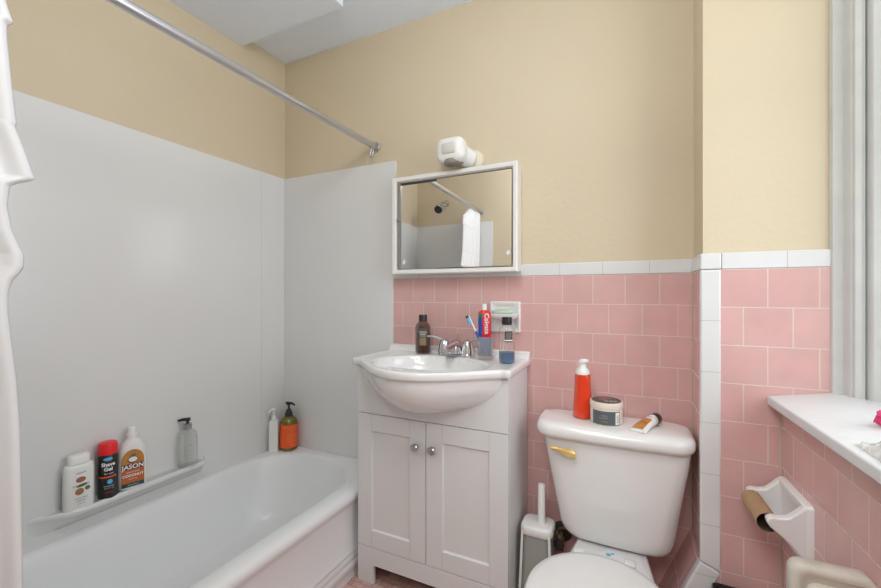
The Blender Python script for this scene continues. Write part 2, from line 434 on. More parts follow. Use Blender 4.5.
# jamb profile (far side), then mirrored near side
jp = [(0.463, 1.391), (0.466, 1.382), (0.484, 1.376), (0.487, 1.358), (0.490, 1.352), (0.4925, 1.352), (0.494, 1.342), (0.505, 1.338), (0.509, 1.332), (0.510, 1.345),
      (0.514, 1.345), (0.516, 1.328), (0.520, 1.322), (0.535, 1.318), (0.548, 1.318), (0.550, 1.33), (0.575, 1.33), (0.577, 1.30), (0.64, 1.30), (0.64, 1.41), (0.463, 1.41)]
v, f = extrude(jp, (-0.285, WZ1), lambda u, w, d: (u, w, d)); link('moulded_jamb', v, f, M['trim'], w1, bevel=0.0015, bseg=2)
jm = [(u, WY0+PY-w) for u, w in jp]
v, f = extrude(jm, (-0.285, WZ1), lambda u, w, d: (u, w, d)); link('moulded_jamb', v, f, M['trim'], w1, bevel=0.0015, bseg=2)
boxes('window_frame', [(0.58, 0.61, 0.38, 1.305, -0.262, -0.20), (0.58, 0.61, 0.38, 1.305, 0.96, WZ1), (0.58, 0.61, 0.38, 0.43, -0.2, 0.96),
             (0.58, 0.61, 1.255, 1.305, -0.2, 0.96), (0.58, 0.61, 0.43, 1.255, 0.36, 0.40)], M['trim'], w1, bevel=0.003)
box('glass_pane', 0.594, 0.597, 0.42, 1.265, -0.21, 0.97, M['glass'], w1)
# sill, slightly sloped, overhanging the tile
def sx0(y): return xr(y)-0.031
V = []
for y in (WY0-0.02, PY-0.0005):
    V += [(sx0(y), y, -0.280), (sx0(y), y, -0.304), (0.62, y, -0.304), (0.62, y, -0.2565), (xr(y)+0.10, y, -0.258)]
v, f = loft([V[:5], V[5:]]); link('window_sill', v, f, M['sill'], w1, bevel=0.004)

# ------------------------------------------------------------------ bathtub
t = thing('bathtub', (-1.34, 0.8, FZ), 'white built-in bathtub with rolled rim below the white surround panels', 'bathtub')
S = 12
rings = []
fz = -1.075
inner = [(-1.56, -1.19, 0.28, 1.36, fz, 0.14), (-1.585, -1.165, 0.24, 1.40, fz+0.012, 0.16), (-1.605, -1.15, 0.20, 1.43, fz+0.045, 0.19),
         (-1.62, -1.14, 0.17, 1.46, fz+0.10, 0.21), (-1.636, -1.125, 0.12, 1.495, -0.89, 0.225), (-1.645, -1.113, 0.09, 1.515, -0.84, 0.23),
         (-1.652, -1.106, 0.075, 1.527, -0.815, 0.235), (-1.657, -1.100, 0.068, 1.533, -0.804, 0.235), (-1.664, -1.092, 0.06, 1.540, -0.800, 0.238)]
for x0, x1, y0, y1, z, r in inner: rings.append(rring(x0, x1, y0, y1, z, r, S))
T0, T1 = 0.008, YB-0.005
XE = XL+0.003
for x1, z, r in [(-1.035, -0.799, 0.012), (-1.018, -0.801, 0.012), (-1.006, -0.807, 0.012), (-1.000, -0.818, 0.012), (-1.001, -0.832, 0.012), (-1.008, -0.845, 0.01),
              (-1.012, -0.86, 0.01), (-1.014, -1.03, 0.01), (-1.010, -1.036, 0.01), (-1.007, -1.046, 0.01), (-1.011, -1.052, 0.01), (-1.009, -1.056, 0.01),
              (-1.004, -1.07, 0.01), (-1.008, -1.077, 0.01), (-1.005, -1.082, 0.01), (-1.001, -1.10, 0.01), (-1.005, -1.106, 0.01), (-1.003, FZ+0.001, 0.01)]:
    x1 -= 0.018; rings.append(rring(XE, x1, T0, T1, z, r, S))
v, f = loft(rings, True, False)
link('tub_body', v, f, M['tub'], t, smooth=True, auto=0.9)
turn('drain', [(0.0, 0.002), (0.02, 0.003), (0.024, 0.001), (0.024, 0)], (-1.375, 1.25, fz), M['chrome'], t, 20)

# ------------------------------------------------------------------ shower rod, curtain, shower head
RX, RZ = -1.104, 0.696
t = thing('shower_curtain_rod', (RX, 0.8, RZ), 'straight steel shower curtain rod spanning above the bathtub', 'curtain rod')
v, f = lathe([(0.0137, 0), (0.0137, 0.85)], (RX, 0.006, RZ), 20, axis=axis_to((0, 1, 0))); link('inner_tube', v, f, M['rod'], t, smooth=True, auto=0.8)
v, f = lathe([(0.0145, 0), (0.0145, 0.735)], (RX, 0.85, RZ), 20, axis=axis_to((0, 1, 0))); link('outer_tube', v, f, M['rod'], t, smooth=True, auto=0.8)
for y, s in ((YB+0.005, -1), (0.001, 1)):
    v, f = lathe([(0.0, 0), (0.024, 0), (0.024, 0.004), (0.017, 0.007), (0.0155, 0.028), (0.011, 0.03)], (RX, y, RZ), 24, axis=axis_to((0, s, 0)))
    link('wall_flange', v, f, M['nickel'], t, smooth=True, auto=0.6)
v, f = tube_vf(curve_pts([(RX, YB-0.028, RZ-0.012), (RX-0.004, YB-0.032, RZ-0.03), (RX-0.006, YB-0.034, RZ-0.052), (RX+0.004, YB-0.034, RZ-0.055), (RX+0.010, YB-0.033, RZ-0.03), (RX+0.006, YB-0.028, RZ-0.012)], 20), 0.0035, 8)
link('curtain_hook', v, f, M['nickel'], t, smooth=True)

def Yof(u, x=-RX):
    return x/math.tan(math.radians(25.6)-math.atan((u-440.5)/403))
edge = []
for y, u in [(-60, 6), (0, 9), (10, 12), (21, 16), (24, 10), (34, 9.5), (60, 12), (100, 16), (123, 19), (125, 17), (150, 27), (172, 34.5), (178, 36.5), (180, 33), (182, 20), (185, 12), (205, 9),
             (230, 14), (248, 22), (254, 25.5), (266, 25.5), (272, 22), (280, 14), (292, 10), (310, 9.5), (340, 13), (380, 18), (430, 21.5), (500, 22.5), (600, 23.5)]:
    Y = Yof(u); d = -RX*0.4321+Y*0.9018; edge.append(((293.5-y)*d/403, Y))
def yedge(z):
    if z >= edge[0][0]:
        k = min(1, (z-edge[0][0])/0.05); return edge[0][1]*(1-k)+(edge[0][1]-0.06)*k
    for (z0, a), (z1, b) in zip(edge, edge[1:]):
        if z1 <= z <= z0: return a+(b-a)*(z0-z)/(z0-z1)
    return edge[-1][1]
NZ, NT = 520, 96
ztop, zbot = RZ-0.02, -0.98
V, F = [], []
for i in range(NZ+1):
    z = ztop+(zbot-ztop)*i/NZ
    g = min(1, i/NZ/0.25)
    ye = yedge(z)
    ye = ye if z < 0.60 else ye*(1-0.35*min(1, (z-0.60)/0.08))
    for j in range(NT+1):
        q = j/NT
        amp = 0.009+0.003*(1-g)
        x = RX-0.008 + amp*math.sin(q*2*PI*6.5+0.6*math.sin(z*2.2)) + 0.0015*math.sin(q*31+z*5)
        if z < -0.70: x -= 0.022*min(1, (-0.70-z)/0.08)
        y = 0.022+(ye-0.022)*(q+0.012*math.sin(q*9+z*6)*(1-q))
        V.append((x, y, z))
for i in range(NZ):
    for j in range(NT):
        a = i*(NT+1)+j; F.append((a, a+1, a+NT+2, a+NT+1))
o = link('shower_curtain', V, F, M['fabric'], None, smooth=True, solid=0.0012, base=(RX, 0.2, ztop))
tag(o, 'gathered white shower curtain bunched at the near end of the tub', 'shower curtain')
t = thing('wall_shower', (-1.41, 0.0, 0.78), 'dark-faced shower head on a short arm, seen in the cabinet mirror', 'shower head')
turn('wall_flange', [(0, 0), (0.028, 0), (0.024, 0.008), (0.01, 0.012)], (-1.41, -0.001, 0.795), M['chrome'], t, 24, axis=axis_to((0, 1, 0)))
tube('shower_arm', curve_pts([(-1.41, 0.0, 0.795), (-1.41, 0.05, 0.795), (-1.41, 0.095, 0.775), (-1.41, 0.115, 0.755)], 18), 0.009, M['chrome'], t)
turn('spray_head', [(0.0, -0.028), (0.014, -0.028), (0.016, 0.0), (0.036, 0.028), (0.040, 0.034), (0.040, 0.046), (0.036, 0.048)], (-1.41, 0.125, 0.742), M['chrome'], t, 28, axis=axis_to((0, 0.75, -0.65)))
turn('spray_face', [(0.0, 0.0465), (0.0355, 0.0465), (0.034, 0.05), (0.0, 0.0505)], (-1.41, 0.125, 0.742), M['black'], t, 28, axis=axis_to((0, 0.75, -0.65)))

# ------------------------------------------------------------------ mirror cabinet
MX0, MX1, MY, MZ0, MZ1 = -0.968, -0.401, 1.518, 0.086, 0.513
t = thing('mirror_cabinet', ((MX0+MX1)/2, YB, MZ0), 'white-framed medicine cabinet with two sliding mirror doors on the wall', 'medicine cabinet')
boxes('cabinet_body', [(MX0+0.005, MX1-0.004, 1.535, YB+0.006, MZ0+0.004, MZ1-0.004)], M['white'], t, bevel=0.002)
FR = 0.024
def frame_vf():
    o = [(MX0, MZ0), (MX1, MZ0), (MX1, MZ1), (MX0, MZ1)]
    def off(d): return [(MX0+d, MZ0+d), (MX1-d, MZ0+d), (MX1-d, MZ1-d), (MX0+d, MZ1-d)]
    R = []
    for d, y in ((0.0, 1.545), (0.0, MY+0.004), (0.004, MY), (FR-0.007, MY+0.002), (FR-0.002, MY+0.010), (FR, MY+0.014), (FR, 1.540)):
        R.append([(x, y, z) for x, z in off(d)])
    return loft(R, False, False)
v, f = frame_vf(); link('cabinet_frame', v, f, M['white'], t, bevel=0.0008, bseg=2)
ix0, ix1, iz0, iz1 = MX0+FR, MX1-FR, MZ0+FR, MZ1-FR
XM = -0.745
boxes('gap_shade_sheet', [(ix0, ix1, 1.5325, 1.5345, iz0, iz1)], M['dark'], t)  # dark backing sheet, paints the shade seen in the gap around the doors
boxes('metal_edge', [(ix0+0.006, ix0+0.019, 1.524, 1.532, iz0, iz1)], M['nickel'], t)
for mx0, mx1, my, mz in ((ix0+0.020, XM, 1.5255, iz1-0.012), (XM-0.004, ix1, 1.5205, iz1-0.004)):
    k = 0.0048   # the loose doors lean back a little in their tracks
    vv = [(x, y+(k if z > 0.3 else 0), z) for z in (iz0, mz) for y in (my, my+0.003) for x in (mx0, mx1)]
    link('mirror_door', vv, box_vf(0, 1, 0, 1, 0, 1)[1], M['mirror'], t)
for px_, pz, yy in ((-0.906, 0.140, 1.5255), (-0.437, 0.160, 1.5205)):
    v, f = lathe([(0.0105, 0), (0.0105, 0.0035), (0.007, 0.004), (0.0065, 0.0015), (0.0, 0.0015)], (px_, yy-0.0002, pz), 20, sy=1.0, sx=0.65, axis=Matrix.Rotation(PI/2, 3, 'X'))
    link('finger_pull', v, f, M['plast'], t, smooth=True, auto=0.6)
turn('latch', [(0.0, 0.0), (0.006, 0.0), (0.006, 0.006), (0, 0.007)], (ix0+0.008, 1.524, 0.325), M['nickel'], t, 14, axis=axis_to((0, -1, 0)))

# ------------------------------------------------------------------ wall light / sensor above the cabinet
t = thing('motion_sensor_light', (-0.63, YB+0.006, 0.57), 'white plastic motion sensor light on the wall above the mirror cabinet', 'sensor light')
turn('wall_base', [(0, 0), (0.050, 0), (0.050, 0.012), (0.046, 0.020), (0.030, 0.030), (0.0, 0.032)], (-0.612, YB+0.006, 0.556), M['cream'], t, 36, axis=axis_to((0, -1, 0)))
tube('swivel_neck', [(-0.612, YB-0.018, 0.560), (-0.628, YB-0.04, 0.566), (-0.645, YB-0.065, 0.575)], [0.038, 0.041, 0.046], M['plast'], t, 28)
# rounded housing with a flat facing front
hc = Vector((-0.664, YB-0.092, 0.578)); fd = Vector((-0.05, -1, -0.04)).normalized(); fr_ = fd.cross(Vector((0, 0, 1))).normalized(); fu = fr_.cross(fd)
R = []
for d, w, h, r in ((-0.052, 0.018, 0.018, 0.016), (-0.046, 0.032, 0.032, 0.028), (-0.03, 0.048, 0.045, 0.036), (-0.005, 0.062, 0.053, 0.036), (0.015, 0.063, 0.052, 0.034), (0.03, 0.058, 0.047, 0.030), (0.038, 0.046, 0.038, 0.024), (0.041, 0.036, 0.028, 0.018)):
    R.append([tuple(hc+fd*d+fr_*p[0]+fu*p[1]) for p in rring(-w, w, -h, h, 0, r, 8)])
v, f = loft(R); link('housing', v, f, M['plast'], t, smooth=True, auto=1.2)
R = []
for d, w, h, r in ((0.036, 0.030, 0.021, 0.008), (0.044, 0.030, 0.021, 0.008), (0.046, 0.027, 0.018, 0.006)):
    R.append([tuple(hc+fd*d+fr_*(p[0]-0.003)+fu*(p[1]+0.004)) for p in rring(-w, w, -h, h, 0, r, 6)])
v, f = loft(R); link('sensor_window', v, f, M['lens'], t, smooth=True, auto=0.6)
turn('grey_dome', [(0.0, -0.013), (0.022, -0.012), (0.034, -0.008), (0.039, 0.0), (0.040, 0.008), (0, 0.008)], tuple(hc+Vector((0.004, 0.0, -0.046))), M['domeg'], t, 28, sx=1.1)

# ------------------------------------------------------------------ vanity cabinet
VX0, VX1, VY = -0.998, -0.379, 1.315
t = thing('vanity_cabinet', ((VX0+VX1)/2, 1.45, FZ), 'pale grey two-door vanity cabinet under the white sink top', 'vanity cabinet')
ZD0, ZD1, ZC1 = -0.998, -0.4735, -0.284
for a, b in ((VX0+0.001, VX0+0.016), (VX1-0.015, VX1)): box('side_panel', a, b, VY+0.016, YB-0.002, FZ, ZC1, M['cab'], t, bevel=0.001)
box('bottom_shelf', VX0+0.016, VX1-0.015, VY+0.017, YB-0.012, -1.01, -0.995, M['cab'], t)
box('back_panel', VX0+0.016, VX1-0.015, YB-0.012, YB-0.002, -1.01, ZC1, M['cab'], t)
box('front_panel', VX0, VX1, VY, VY+0.016, ZD1+0.0025, ZC1, M['cab'], t, bevel=0.0015)
# base rail with feet
fp = [(VX0, ZD0-0.003), (VX0, FZ), (VX0+0.075, FZ), (VX0+0.075, FZ+0.070), (VX0+0.086, FZ+0.074), (VX1-0.086, FZ+0.074), (VX1-0.075, FZ+0.070), (VX1-0.075, FZ), (VX1, FZ), (VX1, ZD0-0.003)]
v, f = extrude(fp, (VY, VY+0.016), lambda u, w, d: (u, d, w)); link('base_rail', v, f, M['cab'], t, bevel=0.0015)
XS = -0.6905
for k, (a, b) in enumerate(((VX0+0.0005, XS-0.0015), (XS+0.0015, VX1-0.0005))):
    st = 0.066
    o = [(a, ZD0, b, ZD1), (a+st, ZD0+st, b-st, ZD1-st), (a+st+0.004, ZD0+st+0.004, b-st-0.004, ZD1-st-0.004)]
    def rr(i, y): x0, z0, x1, z1 = o[i]; return [(x0, y, z0), (x1, y, z0), (x1, y, z1), (x0, y, z1)]
    v, f = loft([rr(0, VY+0.014), rr(0, VY), rr(1, VY), rr(2, VY+0.0075)], True, True)
    d = link('door', v, f, M['cab'], t, bevel=0.0012, bseg=2)
    # rail seams
    for q in [(a+st-0.0003, a+st+0.0003, VY-0.0003, VY+0.001, ZD0+0.002, ZD0+st), (a+st-0.0003, a+st+0.0003, VY-0.0003, VY+0.001, ZD1-st, ZD1-0.002),
                   (b-st-0.0003, b-st+0.0003, VY-0.0003, VY+0.001, ZD0+0.002, ZD0+st), (b-st-0.0003, b-st+0.0003, VY-0.0003, VY+0.001, ZD1-st, ZD1-0.002)]: box('rail_joint', *q, M['greyp'], d)
    kx = XS-0.040 if k == 0 else XS+0.030
    turn('knob', [(0.0, 0.0), (0.0075, 0.0), (0.006, 0.004), (0.0055, 0.010), (0.010, 0.014), (0.0145, 0.019), (0.0150, 0.024), (0.012, 0.028), (0.0, 0.0295)],
         (kx+0.002, VY+0.0005, -0.566), M['nickel'], d, 28, axis=axis_to((0, -1, 0)))

# ------------------------------------------------------------------ vanity sink top
CZT = -0.254
CX0, CX1, XC = -1.007, -0.371, -0.689
t = thing('sink_top', (XC, 1.45, ZC1), 'glossy white one-piece sink top with bowed bowl on the vanity cabinet', 'sink')
def bump_(q):
    q = min(1, abs(q)); return (0.5+0.5*math.cos(PI*q))**0.55
def yfront(x, p=0.182, w=0.292, y0=1.300):
    return y0-p*bump_((x-XC)/w)
NX, NY = 110, 64
V, F = [], []
BA, BB, BY, BX = 0.222, 0.166, 1.322, -0.682
def topz(x, y, yf):
    e = math.sqrt(((x-BX)/BA)**2+((y-BY)/BB)**2)
    z = CZT
    # raised outer lip
    dl = min(x-CX0, CX1-x, (y-yf))
    z += 0.0015*max(0, 1-abs(dl-0.012)/0.014)
    if e < 1.06:
        s = max(0, min(1, (1.06-e)/0.16)); s = s*s*(3-2*s)
        z -= s*0.006+0.124*max(0, 1-e*e)**0.62*1.0
    return z
for j in range(NY+1):
    for i in range(NX+1):
        x = CX0+(CX1-CX0)*i/NX; yf = yfront(x); y = yf+(YB-0.001-yf)*j/NY
        V.append((x, y, topz(x, y, yf)))
for j in range(NY):
    for i in range(NX):
        a = j*(NX+1)+i; F.append((a, a+1, a+NX+2, a+NX+1))
# outer edge: rolled down and under, all around front and sides
loop = [j*(NX+1) for j in range(NY, -1, -1)]+[i for i in range(1, NX+1)]+[j*(NX+1)+NX for j in range(1, NY+1)]
cen = Vector((XC, 1.5, 0)); prev = loop; 
lp = [Vector(V[i]) for i in loop]
nr = []
for k, p in enumerate(lp):
    a = lp[max(k-1, 0)]; b = lp[min(k+1, len(lp)-1)]; d = (b-a); n = Vector((d.y, -d.x, 0))
    if n.length < 1e-9: n = Vector((0, -1, 0))
    nr.append(n.normalized())
for dx, dz in ((0.002, -0.001), (0.004, -0.004), (0.0048, -0.010), (0.0045, -0.020), (0.001, -0.028), (-0.012, -0.031)):
    cur = []
    for p, n in zip(lp, nr):
        q = p+n*dx; V.append((q.x, min(q.y, YB-0.001), CZT+dz)); cur.append(len(V)-1)
    for k in range(len(cur)-1): F.append((prev[k], prev[k+1], cur[k+1], cur[k]))
    prev = cur
link('basin_top', V, F, M['vtop'], t, smooth=True, auto=1.3)
# bowed underside of the bowl
R = []
for k in range(17):
    s = k/16; z = CZT-0.026-0.146*math.sin(s*PI/2); c = max(math.cos(s*PI/2), 0.0)
    w = 0.288*(c**1.0 if c > 0 else 0)+0.002; p = 0.190*(c**0.85 if c > 0 else 0)+0.001
    R.append([(XC+w*q, 1.3145-p*(bump_(q) if abs(q) < 1 else 0), z) for q in [-1+2*i/48 for i in range(49)]])
v, f = loft(R, False, False, closed=False); link('bowl_underside', v, f, M['vtop'], t, smooth=True)
R = []
for x in (CX0-0.003, CX0+0.004, CX1-0.004, CX1+0.003):
    e = 0.004 if x in (CX0-0.003, CX1+0.003) else 0
    R.append([(x, YB-0.001, CZT-0.02), (x, YB-0.001, CZT+0.027-e), (x, YB-0.012, CZT+0.027-e), (x, YB-0.019, CZT+0.022-e), (x, YB-0.021, CZT+0.006), (x, YB-0.030, CZT-0.001), (x, YB-0.03, CZT-0.02)])
v, f = loft(R); link('backsplash', v, f, M['vtop'], t, smooth=True, auto=0.8)
turn('drain', [(0.0, 0.004), (0.018, 0.003), (0.021, 0.0), (0.021, -0.004)], (XC, BY+0.02, CZT-0.127), M['chrome'], t, 24)

# ------------------------------------------------------------------ faucet
FX, FY, FB = -0.662, 1.530, CZT+0.0005
t = thing('faucet', (FX, FY, FB), 'chrome two-handle faucet between the dark bottle and the toothbrush cup', 'faucet')
R = []
for z, g, r in ((0, 0.0, 0.026), (0.006, 0.0, 0.026), (0.012, 0.004, 0.022), (0.020, 0.009, 0.016)):
    R.append(rring(FX-0.078+g, FX+0.078-g, FY-0.027+g, FY+0.027-g, FB+z, r, 8))
v, f = loft(R); link('base_plate', v, f, M['chrome'], t, smooth=True, auto=0.9)
R = []
for q, w, h, y in ((0, 0.036, 0.050, FY+0.022), (0.15, 0.041, 0.062, FY+0.008), (0.35, 0.037, 0.058, FY-0.02), (0.6, 0.027, 0.048, FY-0.05), (0.85, 0.0145, 0.036, FY-0.082), (1, 0.013, 0.028, FY-0.10)):
    zb = FB+0.010+0.014*q; R.append([(FX+w*math.cos(a)*(1 if math.sin(a) < 0 else 0.75), y, zb+(h-0.01)*max(math.sin(a), -0.12*(1)) if math.sin(a) > 0 else zb-0.002+0.006*math.sin(a)) for a in [2*PI*k/24 for k in range(24)]])
v, f = loft(R); link('spout', v, f, M['chrome'], t, smooth=True, auto=1.1)
tube('pop_up_rod', [(FX, FY+0.018, FB+0.05), (FX, FY+0.018, FB+0.085)], [0.0025, 0.0025], M['chrome'], t, 10)
for s in (-1, 1):
    hx = FX+s*0.052
    v1, f1 = lathe([(0.027, 0.0), (0.026, 0.012), (0.023, 0.028), (0.020, 0.044), (0.015, 0.052), (0.0, 0.055)], (hx, FY, FB+0.012), 24)
    link('valve_stem', v1, f1, M['chrome'], t, smooth=True, auto=0.9)
    path = curve_pts([(hx+s*0.0, FY, FB+0.058), (hx+s*0.022, FY-0.002, FB+0.066), (hx+s*0.05, FY-0.006, FB+0.074), (hx+s*0.075, FY-0.01, FB+0.075)], 15)
    tube('lever_handle', path, [0.010-0.0045*i/(len(path)-1) for i in range(len(path))], M['chrome'] if s < 0 else M['chrome'], t, 12)

# ------------------------------------------------------------------ bottles on the sink top
def bottle_label_fn(c, r, z0): return cyl_fn(c, r, z0)
SZ = CZT+0.0012
c = (-0.818, 1.532)
t = thing('soap_bottle', (*c, SZ), 'dark amber bottle with black flip cap at the left of the faucet', 'bottle')
turn('bottle_body', [(0.0000, 0.0000), (0.0286, 0.0000), (0.0324, 0.0042), (0.0324, 0.1108), (0.0297, 0.1212), (0.0176, 0.1338), (0.0154, 0.1400), (0.0000, 0.1400)], (*c, SZ), M['brownb'], t)
turn('liquid', [(0.0000, 0.0031), (0.0286, 0.0031), (0.0303, 0.0084), (0.0303, 0.0888), (0.0000, 0.0888)], (*c, SZ), mat('dark_red_liquid', (0.085, 0.03, 0.022), 0.3), t)
turn('cap', [(0.0000, 0.1369), (0.0182, 0.1369), (0.0182, 0.1609), (0.0171, 0.1641), (0.0000, 0.1646)], (*c, SZ), M['black'], t)
fn = cyl_fn((*c,), 0.0325, SZ, 0.0006)
lb = patch('label', -0.022, 0.022, 0.034, 0.108, M['txtd'], t, fn)
fn2 = cyl_fn((*c,), 0.0325, SZ, 0.001)
patch('tan_panel', -0.014, 0.012, 0.036, 0.068, mat('tan_print', (0.26, 0.17, 0.09), 0.5), lb, fn2)
print_on('lettering', [('MIRACLE', 0.0085, 0, 0.092), ('BEARD', 0.0085, 0, 0.083), ('HYDRATING', 0.005, 0, 0.075)], M['txtw'], lb, fn2)

c = (-0.421, 1.445)
t = thing('mouthwash_bottle', (*c, SZ), 'clear bottle part filled with blue liquid at the sink right edge', 'bottle')
turn('bottle_body', [(0.0000, 0.0000), (0.0264, 0.0000), (0.0292, 0.0040), (0.0297, 0.1150), (0.0275, 0.1260), (0.0176, 0.1380), (0.0154, 0.1420), (0.0000, 0.1420)], (*c, SZ), M['clear'], t)
turn('blue_liquid', [(0.0000, 0.0020), (0.0259, 0.0020), (0.0281, 0.0060), (0.0284, 0.0400), (0.0000, 0.0400)], (*c, SZ), M['bluel'], t)
turn('cap', [(0.0000, 0.1400), (0.0182, 0.1400), (0.0193, 0.1480), (0.0187, 0.1680), (0.0000, 0.1695)], (*c, SZ), M['black'], t)
fn = cyl_fn(c, 0.0298, SZ, 0.0006)
lb = patch('label', -0.008, 0.021, 0.078, 0.118, M['txtd'], t, fn)
print_on('lettering', [('DAILY', 0.007, 0.006, 0.109), ('RINSE', 0.007, 0.006, 0.101), ('MINT', 0.006, 0.006, 0.093)], M['txtg'], lb, cyl_fn(c, 0.0298, SZ, 0.001))
patch('white_band', -0.008, 0.021, 0.083, 0.087, M['txtw'], lb, cyl_fn(c, 0.0298, SZ, 0.001))

c = (-0.519, 1.487)
t = thing('tumbler', (*c, SZ), 'frosted round tumbler holding toothpaste and a toothbrush', 'cup')
turn('tumbler_body', [(0, 0), (0.028, 0), (0.031, 0.004), (0.032, 0.088), (0.030, 0.088), (0.0285, 0.012), (0.0, 0.010)], (*c, SZ), M['frost'], t)
# toothpaste tube, cap up
cz = SZ+0.011
t = thing('toothpaste_tube', (c[0], c[1], cz), 'red toothpaste tube with white cap standing in the tumbler', 'toothpaste')
ta = Vector((-0.02, 0.03, 1)).normalized(); tr = Vector((-math.sin(math.atan2(-c[1], -c[0])), math.cos(math.atan2(-c[1], -c[0])), 0)); tr = (tr-ta*tr.dot(ta)).normalized(); tn = tr.cross(ta).normalized()
to = Vector((c[0]-0.003, c[1]+0.002, cz))
R = []
for h, w, d in ((0.0, 0.026, 0.0012), (0.01, 0.0257, 0.003), (0.05, 0.0255, 0.008), (0.10, 0.025, 0.0095), (0.170, 0.0245, 0.014), (0.177, 0.016, 0.011), (0.179, 0.008, 0.008)):
    R.append([tuple(to+ta*h+tr*w*math.cos(a)+tn*d*math.sin(a)) for a in [2*PI*k/28 for k in range(28)]])
v, f = loft(R)
def tmid(p): return 0
o = link('tube_body', v, f, M['redl'], t, smooth=True, auto=1.0)
def tube_fn(lift):
    def fn(x, y):
        h = min(max(y, 0), 0.170); w = 0.026-0.0015*h/0.170; d = next(d0+(d1-d0)*(h-h0)/(h1-h0) for (h0, d0), (h1, d1) in (((0, 0.0012), (0.01, 0.003)), ((0.01, 0.003), (0.05, 0.008)), ((0.05, 0.008), (0.10, 0.0095)), ((0.10, 0.0095), (0.1701, 0.014))) if h <= h1)
        xx = max(-0.98, min(0.98, x/w)); dd = math.sqrt(1-xx*xx)*d
        return tuple(to+ta*y+tr*x+tn*(dd+lift))
    return fn
nsign = 1 if tn.dot(Vector((-c[0], -c[1], 0))) > 0 else -1
if nsign < 0: tn = -tn
patch('blue_base', -0.025, 0.025, 0.004, 0.072, M['bluet'], o, tube_fn(0.0006), 12, 10)
patch('blue_edge', -0.0245, -0.008, 0.07, 0.152, M['bluet'], o, tube_fn(0.0006), 10, 10, shape=lambda u, v: (u if u < 0.9 else u-0.35*abs(v), v))
patch('green_mark', -0.0235, -0.006, 0.152, 0.167, M['green'], o, tube_fn(0.0006), 8, 3)
print_on('lettering', [('Colgate', 0.0245, 0.008, 0.126, 0.0005, -PI/2, 1.05)], M['txtw'], o, tube_fn(0.001))
turn('tube_cap', [(0.0, 0.0), (0.0095, 0.0), (0.0085, 0.024), (0, 0.0245)], tuple(to+ta*0.179), M['plast'], t, 20, axis=axis_to(ta))
# toothbrush
t = thing('toothbrush', (c[0], c[1], cz), 'white and dark blue toothbrush leaning left out of the tumbler', 'toothbrush')
b0 = Vector((c[0]+0.012, c[1]-0.016, cz+0.006)); b1 = Vector((-0.583, 1.470, SZ+0.168))
P = [b0+(b1-b0)*k for k in (0, 0.3, 0.52, 0.60, 0.8, 0.9, 1.0)]
tube('handle', curve_pts(P[:4], 12), 0.0052, M['bluet'], t, 10)
tube('neck', curve_pts([P[3]-(b1-b0)*0.02, P[4], P[5], P[6]], 12), 0.0034, M['plast'], t, 10)
bd = (b1-b0).normalized(); bs = Vector((-0.75, -0.6, 0)).normalized(); bs = (bs-bd*bs.dot(bd)).normalized()
for m_, q0, q1, nm in ((M['teal'], -0.030, -0.010, 'bristles'), (M['black'], -0.008, 0.002, 'tip_bristles')):
    bt = bd.cross(bs)
    V = [tuple(b1+bd*q+bt*w+bs*h) for q in (q0, q1) for w in (-0.005, 0.005) for h in (0.001, 0.013)]
    link(nm, V, [(0, 1, 3, 2), (4, 6, 7, 5), (0, 4, 5, 1), (2, 3, 7, 6), (0, 2, 6, 4), (1, 5, 7, 3)], m_, t, bevel=0.002)

# ------------------------------------------------------------------ wall soap dish
t = thing('soap_dish', (-0.469, YB, -0.09), 'white ceramic soap dish set in the pink tiled wall beside the mirror cabinet', 'soap dish')
R = []
for y, g, r in ((YB+0.002, 0, 0.006), (YB-0.008, 0, 0.006), (YB-0.012, 0.004, 0.006), (YB-0.011, 0.012, 0.01), (YB-0.004, 0.020, 0.014)):
    R.append([(p[0], y, p[1]) for p in rring(-0.532+g, -0.406-g, -0.155+g, -0.030-g, 0, r, 6)])
v, f = loft(R); link('back_plate', v, f, M['porc'], t, smooth=True, auto=0.6)
R = []
tr_o = [(0.0, 0.000, 0.010), (0.01, -0.002, 0.006)]
for z, g in ((-0.102, 0.018), (-0.096, 0.006), (-0.088, 0.001), (-0.081, 0.0), (-0.0785, 0.003), (-0.0795, 0.007), (-0.084, 0.011)):
    R.append(rring(-0.529+g, -0.409-g, YB-0.072+g, YB+0.02-g, z, 0.022, 8))
v, f = loft(R); link('tray', v, f, M['porc'], t, smooth=True, auto=1.0)
for s in (-1, 1): 
    pass
v, f = lathe([(0, -0.009), (0.03, -0.008), (0.038, -0.003), (0.040, 0.002), (0.036, 0.008), (0.02, 0.012), (0, 0.013)], (-0.474, YB-0.034, -0.0745), 32, sx=1.12, sy=0.60)
o = link('soap_bar', v, f, M['soap'], None, smooth=True, base=(-0.469, YB-0.030, -0.08)); tag(o, 'pale green bar of soap lying in the wall soap dish', 'soap')

